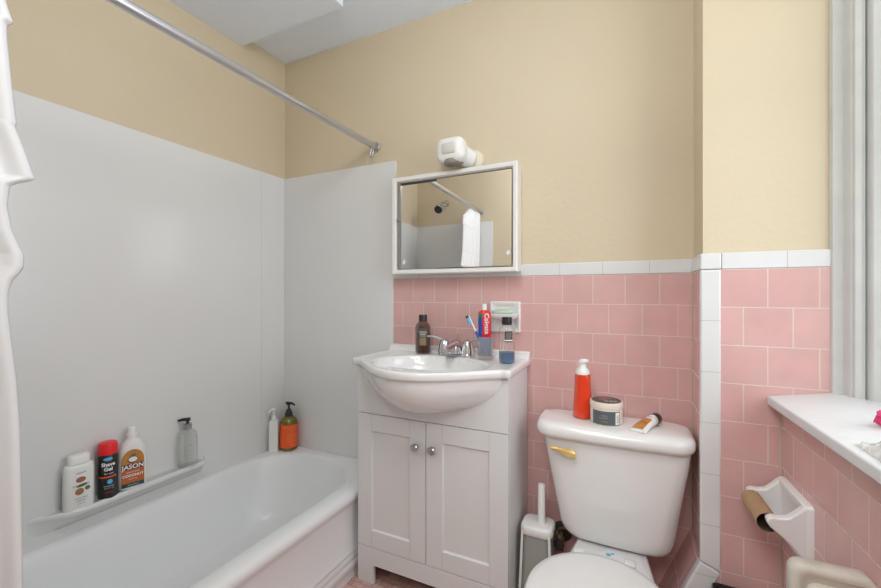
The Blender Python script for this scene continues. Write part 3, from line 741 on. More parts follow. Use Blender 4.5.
# ------------------------------------------------------------------ toilet
t = thing('toilet', (-0.07, 1.2, FZ), 'white two-piece toilet with closed lid in the corner beside the vanity', 'toilet')
def bowed(x0, x1, y0, y1, z, r, bow, seg=8):
    out = []
    for x, y, zz in rring(x0, x1, y0, y1, z, r, seg):
        k = max(0.0, 1-(2*(x-(x0+x1)/2)/(x1-x0))**2)
        out.append((x, y-bow*k*(1 if y < (y0+y1)/2 else 0), zz))
    return out
def ring_sub(r, n=10):
    """insert points on long straight edges so that a bow can show"""
    out = []
    for i in range(len(r)):
        a, b = Vector(r[i]), Vector(r[(i+1) % len(r)])
        out.append(r[i])
        if (b-a).length > 0.03:
            for k in range(1, n): out.append(tuple(a+(b-a)*k/n))
    return out
def tring(x0, x1, y0, y1, z, r, bow):
    base = rring(x0, x1, y0, y1, z, r, 8)
    # fixed count: 4 corners x 9 points, 9 inserted on each side
    out = []
    for cidx in range(4):
        out += base[cidx*9:cidx*9+9]
        a, b = Vector(base[cidx*9+8]), Vector(base[(cidx*9+9) % 36])
        for k in range(1, 10): out.append(tuple(a+(b-a)*k/10))
    res = []
    for x, y, zz in out:
        k = max(0.0, 1-(2*(x-(x0+x1)/2)/(x1-x0))**2)
        res.append((x, y-bow*k if y < (y0+y1)/2 else y, zz))
    return res
ts = [(-0.155, 0.062, 1.450, 1.53, -0.824, 0.03, 0.0), (-0.190, 0.088, 1.430, 1.545, -0.823, 0.04, 0.006), (-0.212, 0.103, 1.418, 1.553, -0.815, 0.05, 0.008), (-0.226, 0.112, 1.410, 1.56, -0.798, 0.055, 0.008),
      (-0.233, 0.118, 1.406, 1.562, -0.774, 0.055, 0.008), (-0.255, 0.136, 1.400, 1.566, -0.65, 0.05, 0.008), (-0.276, 0.154, 1.392, 1.57, -0.53, 0.045, 0.008), (-0.285, 0.160, 1.390, 1.572, -0.474, 0.045, 0.008)]
v, f = loft([tring(*a) for a in ts]); link('tank', v, f, M['porc'], t, smooth=True, auto=1.0)
ls = [(-0.294, 0.156, 1.385, 1.578, -0.480, 0.05, 0.008), (-0.303, 0.166, 1.374, 1.582, -0.476, 0.055, 0.008), (-0.306, 0.1695, 1.370, 1.583, -0.466, 0.058, 0.008), (-0.306, 0.1695, 1.370, 1.583, -0.452, 0.058, 0.008),
      (-0.302, 0.167, 1.375, 1.581, -0.441, 0.055, 0.008), (-0.300, 0.157, 1.386, 1.574, -0.4345, 0.05, 0.008), (-0.28, 0.138, 1.41, 1.555, -0.432, 0.045, 0.006)]
v, f = loft([tring(*a) for a in ls]); link('tank_lid', v, f, M['porc'], t, smooth=True, auto=1.0)
# flush lever
R = []
for q, h, y, zz in ((0, 0.005, 1.372, 0.004), (0.12, 0.0075, 1.368, 0.003), (0.35, 0.0095, 1.367, 0.001), (0.7, 0.0145, 1.368, -0.006), (0.95, 0.0155, 1.370, -0.011), (1.0, 0.013, 1.372, -0.012)):
    h *= 0.85; x = -0.253+0.082*q; z = -0.513+zz
    R.append([(x, y-0.005, z-h*0.8), (x, y-0.008, z), (x, y-0.005, z+h*0.8), (x, y, z+h), (x, y+0.006, z+h*0.7), (x, y+0.006, z-h*0.7), (x, y, z-h)])
v, f = loft(R); link('flush_lever', v, f, M['gold'], t, smooth=True, auto=0.8)
turn('lever_pivot', [(0, 0), (0.011, 0), (0.010, 0.012), (0, 0.018)], (-0.185, 1.392, -0.522), M['gold'], t, 20, axis=axis_to((0, -1, 0)))
# bowl
def egg(cx, hw, yb, yf, z, n=48, pw=2.0):
    """back yb (flatter) front yf"""
    cy = yb-(yb-yf)*0.42; out = []
    for k in range(n):
        a = 2*PI*k/n; c_, s_ = math.cos(a), math.sin(a)
        e = 2/2.02 if s_ > 0 else 2/2.05
        x = cx+hw*abs(c_)**e*(1 if c_ > 0 else -1)
        y = cy+((yb-cy) if s_ > 0 else (cy-yf))*abs(s_)**e*(1 if s_ > 0 else -1)
        out.append((x, y, z))
    return out
TX = -0.082
R = [egg(TX, 0.105, 1.44, 0.95, FZ+0.001), egg(TX, 0.105, 1.44, 0.95, FZ+0.03), egg(TX, 0.092, 1.43, 0.99, FZ+0.09), egg(TX, 0.095, 1.42, 0.98, -0.98), egg(TX, 0.125, 1.40, 0.93, -0.91),
     egg(TX, 0.163, 1.37, 0.88, -0.855), egg(TX, 0.178, 1.31, 0.865, -0.83), egg(TX, 0.18, 1.305, 0.862, -0.818), egg(TX, 0.172, 1.30, 0.87, -0.812)]
v, f = loft(R); link('bowl', v, f, M['porc'], t, smooth=True, auto=0.9)
R = [rring(-0.165+g, 0.030-g, 1.22+g, 1.53-g, z, 0.04, 8) for z, g in ((-0.98, 0.03), (-0.87, 0.01), (-0.84, 0.0), (-0.832, 0.001), (-0.8255, 0.008))]
R = [[(-0.0675+(p[0]-(-0.0675))*(1.0+0.45*max(0, (1.42-p[1])/0.2)), p[1], p[2]) for p in r] for r in R]
v, f = loft(R); link('bowl_deck', v, f, M['porc'], t, smooth=True, auto=0.9)
R = [egg(TX, 0.180, 1.284, 0.858, -0.811), egg(TX, 0.187, 1.288, 0.853, -0.806), egg(TX, 0.187, 1.288, 0.853, -0.798), egg(TX, 0.181, 1.284, 0.86, -0.7925)]
v, f = loft(R); link('seat', v, f, M['porc'], t, smooth=True, auto=0.9)
R = [egg(TX, 0.174, 1.282, 0.860, -0.792), egg(TX, 0.181, 1.286, 0.852, -0.788), egg(TX, 0.181, 1.286, 0.852, -0.780), egg(TX, 0.175, 1.281, 0.858, -0.7735), egg(TX, 0.156, 1.264, 0.88, -0.7705), egg(TX, 0.08, 1.2, 0.97, -0.7685)]
v, f = loft(R); link('seat_lid', v, f, M['porc'], t, smooth=True, auto=0.9)
for s in (-1, 1):
    R = [rring(TX+s*0.072-0.016+g, TX+s*0.072+0.016-g, 1.308+g, 1.338-g, z, 0.006, 4) for z, g in ((-0.826, 0), (-0.800, 0), (-0.7965, 0.003))]
    v, f = loft(R); link('hinge_cap', v, f, M['porc'], t, smooth=True, auto=0.7)
v, f = lathe([(0, 0), (0.0085, 0), (0.0085, 0.0006), (0, 0.0006)], (-0.072, 1.380, -0.8254), 6); o = link('blue_sticker', v, f, M['sticker'], t)
v, f = lathe([(0, 0), (0.006, 0), (0.004, 0.0006), (0, 0.0006)], (-0.060, 1.390, -0.8254), 5); link('blue_sticker', v, f, M['sticker'], t)

# shut-off valve behind
t = thing('shutoff_valve', (-0.245, YB, -0.91), 'corroded water shut-off valve on the wall behind the toilet brush', 'valve')
turn('escutcheon', [(0, 0), (0.038, 0), (0.034, 0.010), (0.012, 0.016), (0, 0.016)], (-0.245, YB+0.001, -0.905), M['iron'], t, 24, axis=axis_to((0, -1, 0)))
tube('pipe_stub', [(-0.245, YB-0.005, -0.905), (-0.245, YB-0.075, -0.905)], 0.011, M['iron'], t)
turn('valve_body', [(0, -0.03), (0.013, -0.03), (0.017, -0.012), (0.017, 0.012), (0.012, 0.03), (0, 0.03)], (-0.245, YB-0.07, -0.905), M['brass'], t, 20)
turn('valve_knob', [(0, 0), (0.017, 0), (0.019, 0.006), (0.017, 0.012), (0, 0.013)], (-0.245, YB-0.085, -0.905), M['iron'], t, 12, axis=axis_to((0, -1, 0)))
tube('supply_line', curve_pts([(-0.245, YB-0.07, -0.88), (-0.243, YB-0.08, -0.855), (-0.215, YB-0.09, -0.84), (-0.185, YB-0.09, -0.8255)], 18), 0.005, M['brass'], t, 8)

# toilet brush
t = thing('toilet_brush', (-0.310, 1.452, FZ), 'toilet brush in a grey and white holder between vanity and toilet', 'toilet brush')
bx, by = -0.308, 1.452
R = [rring(bx-w, bx+w, by-w*0.9, by+w*0.9, z, r, 8) for z, w, r in ((FZ+0.001, 0.060, 0.02), (FZ+0.02, 0.060, 0.02), (FZ+0.02, 0.058, 0.02), (-0.842, 0.048, 0.022))]
v, f = loft(R); link('holder', v, f, M['greyp'], t, smooth=True, auto=0.5)
for s in (-1, 1):
    V = [(bx+s*0.062, by-0.042, FZ+0.002), (bx+s*0.062, by-0.055, FZ+0.002), (bx+s*0.052, by-0.055, FZ+0.002), (bx+s*0.050, by-0.035, -0.836), (bx+s*0.050, by-0.0455, -0.836), (bx+s*0.042, by-0.0455, -0.836)]
    link('corner_rib', V, [(0, 1, 2), (5, 4, 3), (0, 3, 4, 1), (1, 4, 5, 2), (2, 5, 3, 0)], M['plast'], t)
R = [rring(bx-w, bx+w, by-w*0.88, by+w*0.88, z, r, 8) for z, w, r in ((-0.846, 0.054, 0.026), (-0.843, 0.057, 0.028), (-0.822, 0.056, 0.028), (-0.816, 0.053, 0.026), (-0.814, 0.046, 0.022))]
v, f = loft(R); link('holder_lid', v, f, M['plast'], t, smooth=True, auto=1.0)
turn('handle', [(0, -0.03), (0.015, -0.028), (0.0150, 0.0), (0.0132, 0.01), (0.0120, 0.127), (0.010, 0.131), (0, 0.132)], (bx+0.012, by, -0.808), M['plast'], t, 20)

# ------------------------------------------------------------------ things on the tank
LZ = -0.4318
c = (-0.161, 1.488)
t = thing('foaming_soap_bottle', (*c, LZ), 'red-orange foaming soap bottle with white pump on the tank lid', 'bottle')
turn('bottle_body', [(0, 0), (0.030, 0), (0.033, 0.004), (0.032, 0.03), (0.0285, 0.09), (0.0265, 0.135), (0.0262, 0.150), (0.021, 0.158), (0, 0.158)], (*c, LZ), M['ored'], t, sy=0.85, rot=-0.1)
turn('liquid', [(0, 0.003), (0.028, 0.003), (0.031, 0.006), (0.030, 0.03), (0.0265, 0.09), (0.0245, 0.138), (0, 0.138)], (*c, LZ), M['oredl'], t, sy=0.83, rot=-0.1)
turn('pump_collar', [(0, 0.152), (0.0235, 0.152), (0.0235, 0.158), (0.021, 0.166), (0.014, 0.174), (0.012, 0.178), (0.0115, 0.186), (0, 0.186)], (*c, LZ), M['plast'], t)
R = []
for q, w, h in ((-0.013, 0.009, 0.006), (-0.008, 0.012, 0.010), (0.008, 0.011, 0.010), (0.018, 0.007, 0.006), (0.022, 0.004, 0.004)):
    ctr = Vector((c[0]+q*0.9, c[1]-q*0.2, LZ+0.194+max(0, q)*0.25)); R.append([tuple(ctr+Vector((0.2, 0.9, 0))*w*math.cos(a)+Vector((0, 0, 1))*h*math.sin(a)) for a in [2*PI*k/16 for k in range(16)]])
v, f = loft(R); link('pump_head', v, f, M['plast'], t, smooth=True, auto=1.2)

c = (-0.083, 1.462)
t = thing('cosmetic_jar', (*c, LZ), 'round cream-coloured jar with dark label in the middle of the tank lid', 'jar')
turn('jar_body', [(0, 0), (0.047, 0), (0.050, 0.004), (0.0505, 0.053), (0.049, 0.055), (0, 0.055)], (*c, LZ), M['jar'], t, 40)
ld = turn('jar_lid', [(0, 0.055), (0.0515, 0.055), (0.052, 0.057), (0.052, 0.073), (0.050, 0.0755), (0.0, 0.0755)], (*c, LZ), M['jar'], t, 40)
v, f = lathe([(0, 0), (0.0465, 0), (0.0465, 0.0008), (0, 0.0008)], (c[0], c[1], LZ+0.0756), 40); lt = link('lid_label', v, f, M['txtd'], ld)
ft = flat_fn((c[0], c[1], LZ+0.0768), (0.95, 0.17, 0), (-0.17, 0.95, 0))
print_on('lettering', [('SHEA', 0.017, 0.012, -0.018), ('WHIPPED', 0.009, -0.002, 0.022)], M['txtw'], lt, ft)
patch('red_print', -0.024, 0.004, -0.008, 0.014, mat('rust_print', (0.35, 0.08, 0.04), 0.5), lt, ft, 6, 6, disc_shape)
fj = cyl_fn(c, 0.0505, LZ, 0.0006)
lb = patch('label', -0.047, 0.047, 0.005, 0.050, M['slate'], t, fj, 24)
fj2 = cyl_fn(c, 0.0505, LZ, 0.0011)
patch('barcode_panel', 0.029, 0.044, 0.008, 0.047, M['txtw'], lb, fj2, 5)
V, F = [], []
for k in range(11):
    y0 = 0.012+k*0.0025; n = len(V); w = 0.0006+0.0006*((k*7) % 3)/2
    V += [cyl_fn(c, 0.0505, LZ, 0.0015)(x, y) for x, y in ((0.0325, y0), (0.0415, y0), (0.0415, y0+w), (0.0325, y0+w))]; F.append((n, n+1, n+2, n+3))
link('barcode', V, F, M['txtd'], lb)
print_on('lettering', [('organic', 0.007, -0.005, 0.036), ('body butter', 0.006, -0.008, 0.028), ('net wt 8 oz', 0.0045, -0.006, 0.016)], M['txtg'], lb, fj2)

# tube lying on the lid
a0 = Vector((0.010, 1.402, LZ)); a1 = Vector((0.070, 1.522, LZ)); td = (a1-a0).normalized(); ts_ = Vector((0, 0, 1)).cross(td).normalized()
t = thing('cream_tube', tuple(a0), 'white squeeze tube with brown label and black cap lying on the tank lid', 'tube')
TLn = (a1-a0).length
R = []
for q, w, h in ((0, 0.027, 0.0015), (0.06, 0.0266, 0.003), (0.4, 0.022, 0.010), (0.8, 0.0195, 0.0155), (0.97, 0.0175, 0.0172), (1.0, 0.014, 0.014)):
    ctr = a0+td*TLn*q*0.82+Vector((0, 0, max(h, 0.0015)+0.0006)); R.append([tuple(ctr-ts_*w*math.cos(a)+Vector((0, 0, 1))*h*math.sin(a)) for a in [2*PI*k/24 for k in range(24)]])
v, f = loft(R); tbod = link('tube_body', v, f, M['plast'], t, smooth=True, auto=1.2)
cc = a0+td*TLn*0.80+Vector((0, 0, 0.0188))
turn('cap', [(0, 0), (0.0175, 0), (0.0182, 0.004), (0.0182, 0.024), (0.0165, 0.027), (0, 0.0275)], tuple(cc), M['black'], t, 28, axis=axis_to(td))
def tubf(lift):
    def fn(x, y):  # x across, y along
        q = y/(TLn*0.82); q = min(max(q, 0), 1); w = 0.027-0.009*q; h = 0.0015+0.0157*min(1, q/0.95)**0.9
        s = math.sqrt(max(0, 1-min(0.98, abs(x)/w)**2)); ctr = a0+td*y+Vector((0, 0, h+0.0008))
        return tuple(ctr+(-ts_)*x+Vector((0, 0, 1))*(h*s+lift))
    return fn
lb = patch('brown_label', -0.021, 0.012, 0.010, 0.074, M['ochre'], tbod, tubf(0.0028), 10, 8)
print_on('lettering', [('repair', 0.008, 0, 0.084), ('BUTTER', 0.008, -0.004, 0.045)], M['txtd'], tbod, tubf(0.0034))

# ------------------------------------------------------------------ bottles on the tub shelf
SHZ = -0.7015
def flat_bottle(name, loc, prof, a0, sx, label, cat, m, part='bottle_body', seg=36):
    t = thing(name, loc, label, cat)
    turn(part, prof, loc, m, t, seg, sx=sx[0], sy=sx[1], rot=a0)
    return t
# 1: wide flat white bottle (rounded slab turned a little to the camera)
c = Vector((-1.648, 0.682, SHZ)); R3 = Matrix.Rotation(math.radians(-5), 3, 'Z')
t = thing('shampoo_bottle', tuple(c), 'flat white bottle with brown nut picture, leftmost on the tub shelf', 'bottle')
def slab(secs, c, R3, seg=6):
    R = []
    for z, wx, wy, r in secs: R.append([tuple(R3 @ Vector(p)+c) for p in rring(-wx, wx, -wy, wy, z, r, seg)])
    return loft(R)
v, f = slab([(0, 0.0165, 0.038, 0.014), (0.003, 0.018, 0.0405, 0.016), (0.132, 0.018, 0.0395, 0.016), (0.142, 0.0165, 0.037, 0.015), (0.145, 0.013, 0.033, 0.012)], c, R3)
b = link('bottle_body', v, f, M['plast'], t, smooth=True, auto=0.9)
v, f = slab([(0.146, 0.015, 0.030, 0.013), (0.170, 0.0145, 0.029, 0.013), (0.174, 0.012, 0.026, 0.011)], c, R3); link('cap', v, f, M['plast'], t, smooth=True, auto=0.8)
def slabfn(c, R3, x, lift=0.0004):
    return lambda a, z: tuple(c+R3 @ Vector((x+lift, a, z)))
fn = slabfn(c, R3, 0.0182)
patch('nut_picture', -0.013, 0.013, 0.086, 0.104, M['nut'], b, fn, 8, 8, disc_shape)
patch('nut_picture', -0.015, 0.008, 0.046, 0.068, M['nut'], b, fn, 8, 8, disc_shape)
patch('leaf_picture', -0.012, 0.018, 0.068, 0.084, M['leaf'], b, slabfn(c, R3, 0.0182, 0.0008), 8, 6, lambda u, v: (u, v*(1-u*u)**0.5*0.6+0.2*u))
patch('leaf_picture', 0.010, 0.024, 0.056, 0.070, M['leaf'], b, slabfn(c, R3, 0.0182, 0.0008), 8, 6, disc_shape)
print_on('lettering', [('nature', 0.010, 0.0, 0.118), ('SHEA BUTTER', 0.007, 0.0, 0.077), ('moisturizing', 0.0065, 0, 0.036), ('shampoo', 0.0065, 0, 0.028), ('13.5 fl oz', 0.0055, 0, 0.018)], M['txtd'], b, slabfn(c, R3, 0.0182, 0.0012))

# 2: black can with red cap
c = (-1.648, 0.764); r = 0.0275
t = thing('shave_gel_can', (*c, SHZ), 'black shave gel can with bright red cap on the tub shelf', 'can')
b = turn('can_body', [(0, 0), (r-0.002, 0), (r, 0.003), (r, 0.146), (r-0.003, 0.150), (0, 0.150)], (*c, SHZ), M['black'], t, 36)
turn('cap', [(0, 0.149), (r+0.0005, 0.149), (r+0.0005, 0.178), (r-0.002, 0.186), (r-0.008, 0.189), (0, 0.1895)], (*c, SHZ), M['red'], t, 36)
fn = cyl_fn(c, r, SHZ, 0.0005); fn2 = cyl_fn(c, r, SHZ, 0.0009)
patch('orange_stripe', -0.030, 0.026, 0.072, 0.077, M['orange'], b, fn)
patch('blue_badge', -0.013, 0.013, 0.130, 0.141, M['teal'], b, fn, 8, 4, disc_shape)
patch('blue_drop', -0.002, 0.013, 0.050, 0.066, M['teal'], b, fn, 6, 6, disc_shape)
print_on('lettering', [('Shave', 0.0165, 0.001, 0.117, 0.0006), ('Gel', 0.0165, 0.001, 0.101, 0.0006), ('for men', 0.008, 0.003, 0.086), ('SOOTHING', 0.0055, 0.003, 0.043), ('NET WT 7 OZ', 0.004, 0.003, 0.036)], M['txtw'], b, fn2)
print_on('red_lettering', [('refresh', 0.007, 0.003, 0.022)], M['red'], b, fn2)

# 3: white body wash bottle with amber arch label
c = Vector((-1.646, 0.837, SHZ)); R3 = Matrix.Rotation(math.radians(-18), 3, 'Z')
t = thing('body_wash_bottle', tuple(c), 'tall white bottle with coconut picture label, right of the black can', 'bottle')
secs = [(0, 0.018, 0.038, 0.017), (0.003, 0.0205, 0.0425, 0.019), (0.05, 0.0205, 0.0425, 0.019), (0.12, 0.020, 0.0405, 0.0195), (0.145, 0.0195, 0.037, 0.019), (0.163, 0.0185, 0.029, 0.018), (0.175, 0.016, 0.019, 0.0155), (0.182, 0.0145, 0.0150, 0.014)]
v, f = slab(secs, c, R3, 8); b = link('bottle_body', v, f, M['plast'], t, smooth=True, auto=1.0)
turn('cap_collar', [(0, 0.180), (0.0165, 0.180), (0.0165, 0.197), (0.014, 0.199), (0, 0.199)], tuple(c), M['plast'], t, 28)
turn('cap', [(0, 0.199), (0.0125, 0.199), (0.012, 0.216), (0.009, 0.220), (0, 0.2205)], tuple(c), M['plast'], t, 28)
fn = slabfn(c, R3, 0.0206); LF = lambda k: slabfn(c, R3, 0.0206, k)
def arch(nm, x0, x1, y0, y1, ys, m, par, fnn):
    """rect from y0 to ys with a rounded arch to y1"""
    pts = [(x0, y0), (x1, y0)]
    for k in range(13):
        a = PI*k/12; pts.append(((x0+x1)/2+(x1-x0)/2*math.cos(a), ys+(y1-ys)*math.sin(a)))
    return link(nm, [fnn(*p) for p in pts], [tuple(range(len(pts)))], m, par)
lb = arch('label', -0.033, 0.033, 0.010, 0.142, 0.105, M['ochre'], b, LF(0.0005))
box_ = lambda nm, x0, x1, y0, y1, m, k: link(nm, [LF(k)(*p) for p in ((x0, y0), (x1, y0), (x1, y1), (x0, y1))], [(0, 1, 2, 3)], m, lb)
box_('brown_band', -0.033, 0.033, 0.072, 0.092, M['brown'], 0.0009)
box_('copper_band', -0.033, 0.033, 0.024, 0.072, M['copper'], 0.0009)
box_('teal_band', -0.033, 0.033, 0.010, 0.024, M['navy'], 0.0009)
patch('coconut_picture', -0.016, 0.015, 0.094, 0.118, M['brown'], lb, LF(0.0009), 8, 8, disc_shape)
patch('coconut_flesh', -0.013, 0.013, 0.098, 0.116, M['txtw'], lb, LF(0.0013), 8, 8, disc_shape)
patch('leaf_picture', -0.008, 0.010, 0.118, 0.126, M['leaf'], lb, LF(0.0013), 8, 4, disc_shape)
print_on('lettering', [('JASON', 0.0215, 0, 0.081, 0.0005, 0, 1.0), ('SMOOTHING', 0.0065, 0, 0.062), ('COCONUT', 0.012, 0, 0.050, 0.0004), ('hand soap', 0.006, 0, 0.038), ('16 fl oz 473 ml', 0.0055, 0, 0.017)], M['txtw'], lb, LF(0.0017))

# 4: clear pump bottle
c = (-1.650, 1.043); r = 0.0355
t = thing('clear_pump_bottle', (*c, SHZ), 'empty clear pump bottle standing at the right end of the tub shelf', 'bottle')
b = turn('bottle_body', [(0, 0), (r-0.004, 0), (r, 0.005), (r, 0.118), (r-0.003, 0.131), (0.024, 0.142), (0.014, 0.148), (0.013, 0.153), (0, 0.153)], (*c, SHZ), M['clear'], t, 40, sy=1.0)
turn('metal_collar', [(0, 0.150), (0.0155, 0.150), (0.0155, 0.170), (0.013, 0.172), (0, 0.172)], (*c, SHZ), M['nickel'], t, 28)
turn('pump_stem', [(0, 0.171), (0.006, 0.171), (0.005, 0.180), (0.010, 0.182), (0.0105, 0.190), (0.008, 0.193), (0, 0.193)], (*c, SHZ), M['black'], t, 20)
hd = Vector((-c[0]*0.3-0.9, -c[1]*0.3-0.1, 0)).normalized()
tube('pump_spout', [Vector((*c, SHZ+0.188))-hd*0.010, Vector((*c, SHZ+0.188))+hd*0.018, Vector((*c, SHZ+0.184))+hd*0.034], [0.007, 0.0058, 0.0045], M['black'], t, 12)
tube('dip_tube', [(c[0], c[1], SHZ+0.008), (c[0], c[1], SHZ+0.150)], 0.0022, M['lens'], t, 8)
print_on('lettering', [('SOAP', 0.012, 0.004, 0.088), ('hand wash', 0.007, 0.003, 0.076), ('lavender', 0.007, 0.003, 0.066), ('300 ml', 0.006, 0.003, 0.052)], M['txtg'], b, cyl_fn(c, r, SHZ, 0.0006))

# ------------------------------------------------------------------ corner bottles on the tub rim
RZ0 = -0.7993
c = Vector((-1.652, 1.484, RZ0)); R3 = Matrix.Rotation(math.radians(40), 3, 'Z')
t = thing('white_pump_bottle', tuple(c), 'square white pump bottle in the tub corner beside the orange one', 'bottle')
v, f = slab([(0, 0.0205, 0.0205, 0.007), (0.002, 0.0225, 0.0225, 0.008), (0.152, 0.0225, 0.0225, 0.008), (0.157, 0.019, 0.019, 0.008), (0.160, 0.012, 0.012, 0.009)], c, R3)
link('bottle_body', v, f, M['plast'], t, smooth=True, auto=0.6)
turn('pump_stem', [(0, 0.160), (0.013, 0.160), (0.013, 0.182), (0.006, 0.184), (0.0055, 0.205), (0.010, 0.207), (0.010, 0.218), (0, 0.220)], tuple(c), M['plast'], t, 20)
hd = Vector((0.15, -1, 0)).normalized()
tube('pump_spout', [c+Vector((0, 0, 0.213)), c+Vector((0, 0, 0.212))+hd*0.030, c+Vector((0, 0, 0.205))+hd*0.038], [0.0065, 0.005, 0.004], M['plast'], t, 10)

c = (-1.606, 1.539); r = 0.043
t = thing('orange_pump_bottle', (*c, RZ0), 'big olive bottle with orange label and black pump in the tub corner', 'bottle')
b = turn('bottle_body', [(0, 0), (r-0.006, 0), (r, 0.006), (r, 0.128), (r-0.002, 0.145), (r-0.010, 0.160), (0.020, 0.170), (0.016, 0.173), (0, 0.173)], (*c, RZ0), M['olive'], t, 40)
lb = turn('label', [(r+0.0006, 0.018), (r+0.0008, 0.018), (r+0.0008, 0.134), (r+0.0006, 0.134)], (*c, RZ0), M['orange'], b, 48)
turn('pump_collar', [(0, 0.170), (0.019, 0.170), (0.0185, 0.186), (0.015, 0.192), (0.0115, 0.204), (0.006, 0.207), (0.005, 0.225), (0.011, 0.228), (0.011, 0.240), (0, 0.2415)], (*c, RZ0), M['black'], t, 28)
hd = Vector((0.9, 0.15, 0)).normalized()
tube('pump_spout', [Vector((*c, RZ0+0.236))-hd*0.014, Vector((*c, RZ0+0.236))+hd*0.020, Vector((*c, RZ0+0.228))+hd*0.036], [0.0075, 0.006, 0.0045], M['black'], t, 12)
lines = []
for k, s in enumerate(['HAND & BODY WASH', 'coconut lime', 'shea', 'everyone can', 'wash with this', 'pure plant soap', 'made with care', '32 fl oz', '946 ml']):
    lines.append((s, 0.0085, 0.016, 0.122-0.0115*k))
print_on('lettering', lines, mat('pale_orange_print', (0.95, 0.42, 0.22), 0.5), lb, cyl_fn(c, r, RZ0, 0.0016))

# ------------------------------------------------------------------ toilet paper holder and cardboard roll
t = thing('paper_holder', (xr(1.28), 1.28, -0.55), 'white ceramic tissue holder with two curved arms on the right wall', 'toilet paper holder')
def wallp(y, out, z): return (xr(y)-out, y, z)
py0, py1, pz0, pz1 = 1.193, 1.372, -0.632, -0.487
R = []
for o_, g in ((-0.004, 0), (0.010, 0), (0.016, 0.004), (0.017, 0.012), (0.012, 0.022)):
    R.append([wallp(p[0], o_, p[1]) for p in rring(py0+g, py1-g, pz0+g, pz1-g, 0, 0.008, 6)])
v, f = loft(R); link('back_plate', v, f, M['porc'], t, smooth=True, auto=0.8)
ap = [(0.0, -0.492), (0.016, -0.492), (0.030, -0.508), (0.044, -0.522), (0.060, -0.526), (0.074, -0.526), (0.084, -0.531), (0.086, -0.541), (0.079, -0.552), (0.062, -0.566), (0.042, -0.584), (0.024, -0.606), (0.014, -0.622), (0.0, -0.624)]
for y0, y1 in ((py0+0.002, py0+0.024), (py1-0.024, py1-0.002)):
    v, f = extrude(ap, (y0, y1), lambda u, w, d: wallp(d, u, w)); link('arm', v, f, M['porc'], t, bevel=0.006, bseg=4)
# cardboard tube, held between the arms
cy0, cy1 = py0+0.0265, py1-0.0265
ax0 = Vector(wallp(cy0, 0.071, -0.541)); ax1 = Vector(wallp(cy1, 0.071, -0.541)); ad = (ax1-ax0)
tt = thing('cardboard_roll', tuple((ax0+ax1)/2), 'empty brown cardboard tissue roll hanging on the ceramic holder', 'cardboard roll')
v, f = lathe([(0.0223, 0), (0.0230, 0), (0.0230, ad.length), (0.0223, ad.length)], tuple(ax0+Vector((-0.006, 0, -0.011))), 32, axis=axis_to(ad))
link('outer_wall', v, [q for q in f if len(q) == 4], M['card'], tt, smooth=True, auto=0.6)
v, f = lathe([(0.0221, 0.0005), (0.0221, ad.length-0.0005)], tuple(ax0+Vector((-0.006, 0, -0.011))), 32, axis=axis_to(ad))
link('inner_wall', v, [q for q in f if len(q) == 4], M['cardin'], tt, smooth=True)
tube('spring_bar', [ax0+Vector((0, -0.004, 0)), ax0+ad*0.08, ax0+ad*0.92, ax1+Vector((0, 0.004, 0))], [0.0075, 0.0085, 0.0085, 0.0075], M['plast'], t, 16)

# stained enamel box fixture on the right wall
t = thing('wall_fixture', (xr(0.95), 0.95, -0.7), 'stained off-white box fixture with rounded corners below the tissue holder', 'wall fixture')
fx0, fx1, fyf = 0.264, xr(0.96)+0.004, 0.955
R = []
for y, g in ((fyf+0.034, 0.003), (fyf+0.03, 0.0), (fyf+0.006, 0.0), (fyf+0.001, 0.003), (fyf, 0.008), (fyf, 0.014), (fyf+0.004, 0.017)):
    R.append([(p[0], y, p[1]) for p in rring(fx0+g, fx1-g*0.4, -0.82+g, -0.499-g, 0, 0.020, 8)])
v, f = loft(R); link('box_body', v, f, M['oldw'], t, smooth=True, auto=0.9)
R = []
for y, g in ((fyf+0.004, 0.0), (fyf-0.004, 0.001), (fyf-0.010, 0.006), (fyf-0.011, 0.014)):
    R.append([(p[0], y, p[1]) for p in rring(fx0+0.021+g, fx1-0.012-g*0.3, -0.80+g, -0.527-g, 0, 0.018, 8)])
v, f = loft(R); link('raised_cover', v, f, M['oldw'], t, smooth=True, auto=0.9)

# black bin in the corner
v, f = loft([rring(0.203+g, 0.297-g, 1.285+g, 1.379-g, z, 0.012, 6) for z, g in ((FZ+0.001, 0.008), (-0.84, 0.0), (-0.826, -0.002), (-0.823, 0.002), (-0.83, 0.006), (-1.0, 0.012))])
o = link('waste_bin', v, f, M['black'], None, smooth=True, auto=0.7, base=(0.25, 1.33, FZ)); tag(o, 'black bin standing on the floor in the pink tiled corner', 'bin')

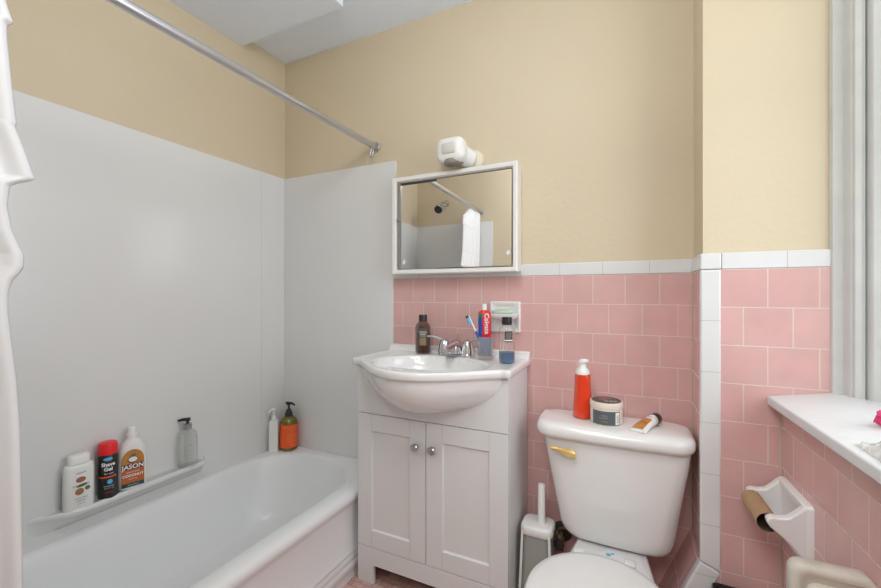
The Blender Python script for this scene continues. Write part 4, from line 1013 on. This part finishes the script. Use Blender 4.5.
# ------------------------------------------------------------------ on the sill
def sillz(x, y): 
    a, b = sx0(y), xr(y)+0.10
    return -0.280+(x-a)/(b-a)*0.022 if x < b else -0.258+(x-b)/(0.62-b)*0.0015
c = Vector((0.464, 1.098, sillz(0.464, 1.098)))
t = thing('nail_brush', tuple(c), 'hot pink brush lying on the window sill', 'brush')
v, f = loft([[tuple(c+Vector((0, 0, z))+Vector((p[0], p[1], 0))) for p in rring(-0.026-g, 0.045+g, -0.018-g, 0.018+g, 0, 0.018, 8)] for z, g in ((0.016, -0.003), (0.018, 0), (0.024, 0.001), (0.028, -0.003), (0.029, -0.008))])
link('brush_back', v, f, M['pink'], t, smooth=True, auto=1.0)
V, F = [], []
for i in range(10):
    for j in range(5):
        p = c+Vector((-0.021+0.0066*i, -0.0125+0.0062*j, 0)); sp_ = Vector(((i-4.5)*0.0009, (j-2)*0.0018, 0))
        a_, b_ = tube_vf([p+sp_+Vector((0, 0, 0.0005)), p+Vector((0, 0, 0.018))], 0.0020, 6); n = len(V); V += a_; F += [tuple(k+n for k in q) for q in b_]
o = link('bristles', V, F, M['pink'], t, smooth=True)
# crumpled clear wrap
random.seed(3)
c = Vector((0.395, 0.965, 0)); V, F = [], []
n1, n2 = 16, 14
for j in range(n2+1):
    for i in range(n1+1):
        x = 0.366+0.115*i/n1+0.004*random.uniform(-1, 1); y = 0.84+0.150*j/n2+0.008*math.sin(i*1.9)+0.005*random.uniform(-1, 1)
        e = min(i, n1-i, j, n2-j)
        V.append((x, y, sillz(x, y)+0.0025+min(e, 3)/3*(0.012+0.006*math.sin(i*0.7+j*0.4))+random.uniform(0, 0.004)*(e > 0)))
for j in range(n2):
    for i in range(n1):
        a = j*(n1+1)+i; F += [(a, a+1, a+n1+2), (a, a+n1+2, a+n1+1)]
o = link('plastic_wrap', V, F, M['wrap'], None, base=(0.42, 0.96, -0.27)); tag(o, 'crumpled clear plastic wrapper on the sill nearer the camera than the brush', 'wrapper')

# ------------------------------------------------------------------ lights
def area(name, loc, rot, sx_, sy_, e, col=(1, 1, 1), spread=None):
    l = bpy.data.lights.new(name, 'AREA'); l.shape = 'RECTANGLE'; l.size = sx_; l.size_y = sy_; l.energy = e; l.color = col
    if spread: l.spread = spread
    o = bpy.data.objects.new(name, l); COL.objects.link(o); o.location = loc; o.rotation_euler = rot; return o
area('window_daylight', (0.80, 0.84, 0.42), (0, PI/2, 0), 1.2, 0.95, 12.5, (0.95, 0.98, 1.0))
area('hall_fill_light', (-0.2, -0.9, CZ-0.05), (0, 0, 0), 0.9, 0.7, 28, (0.97, 0.985, 1.0))  # added fill light, brightens the room through the doorway
l = bpy.data.lights.new('bathroom_fill_light', 'POINT'); l.energy = 14.5; l.shadow_soft_size = 0.14; l.color = (0.98, 0.99, 1.0)  # added point fill, hung low to brighten the ceiling too
o = bpy.data.objects.new('bathroom_fill_light', l); COL.objects.link(o); o.location = (-0.35, 0.45, 1.02)
w = bpy.data.worlds.new('world'); sc.world = w; w.use_nodes = True
w.node_tree.nodes['Background'].inputs[0].default_value = (0.86, 0.93, 1.0, 1); w.node_tree.nodes['Background'].inputs[1].default_value = 1.3

sc.view_settings.view_transform = 'Standard'; sc.view_settings.look = 'None'; sc.view_settings.gamma = 1; sc.view_settings.exposure = 0.0
sc.cycles.max_bounces = 10; sc.cycles.diffuse_bounces = 6; sc.cycles.transparent_max_bounces = 16
sc.cycles.use_denoising = True
sc.cycles.caustics_reflective = False; sc.cycles.caustics_refractive = False
sc.cycles.sample_clamp_indirect = 4
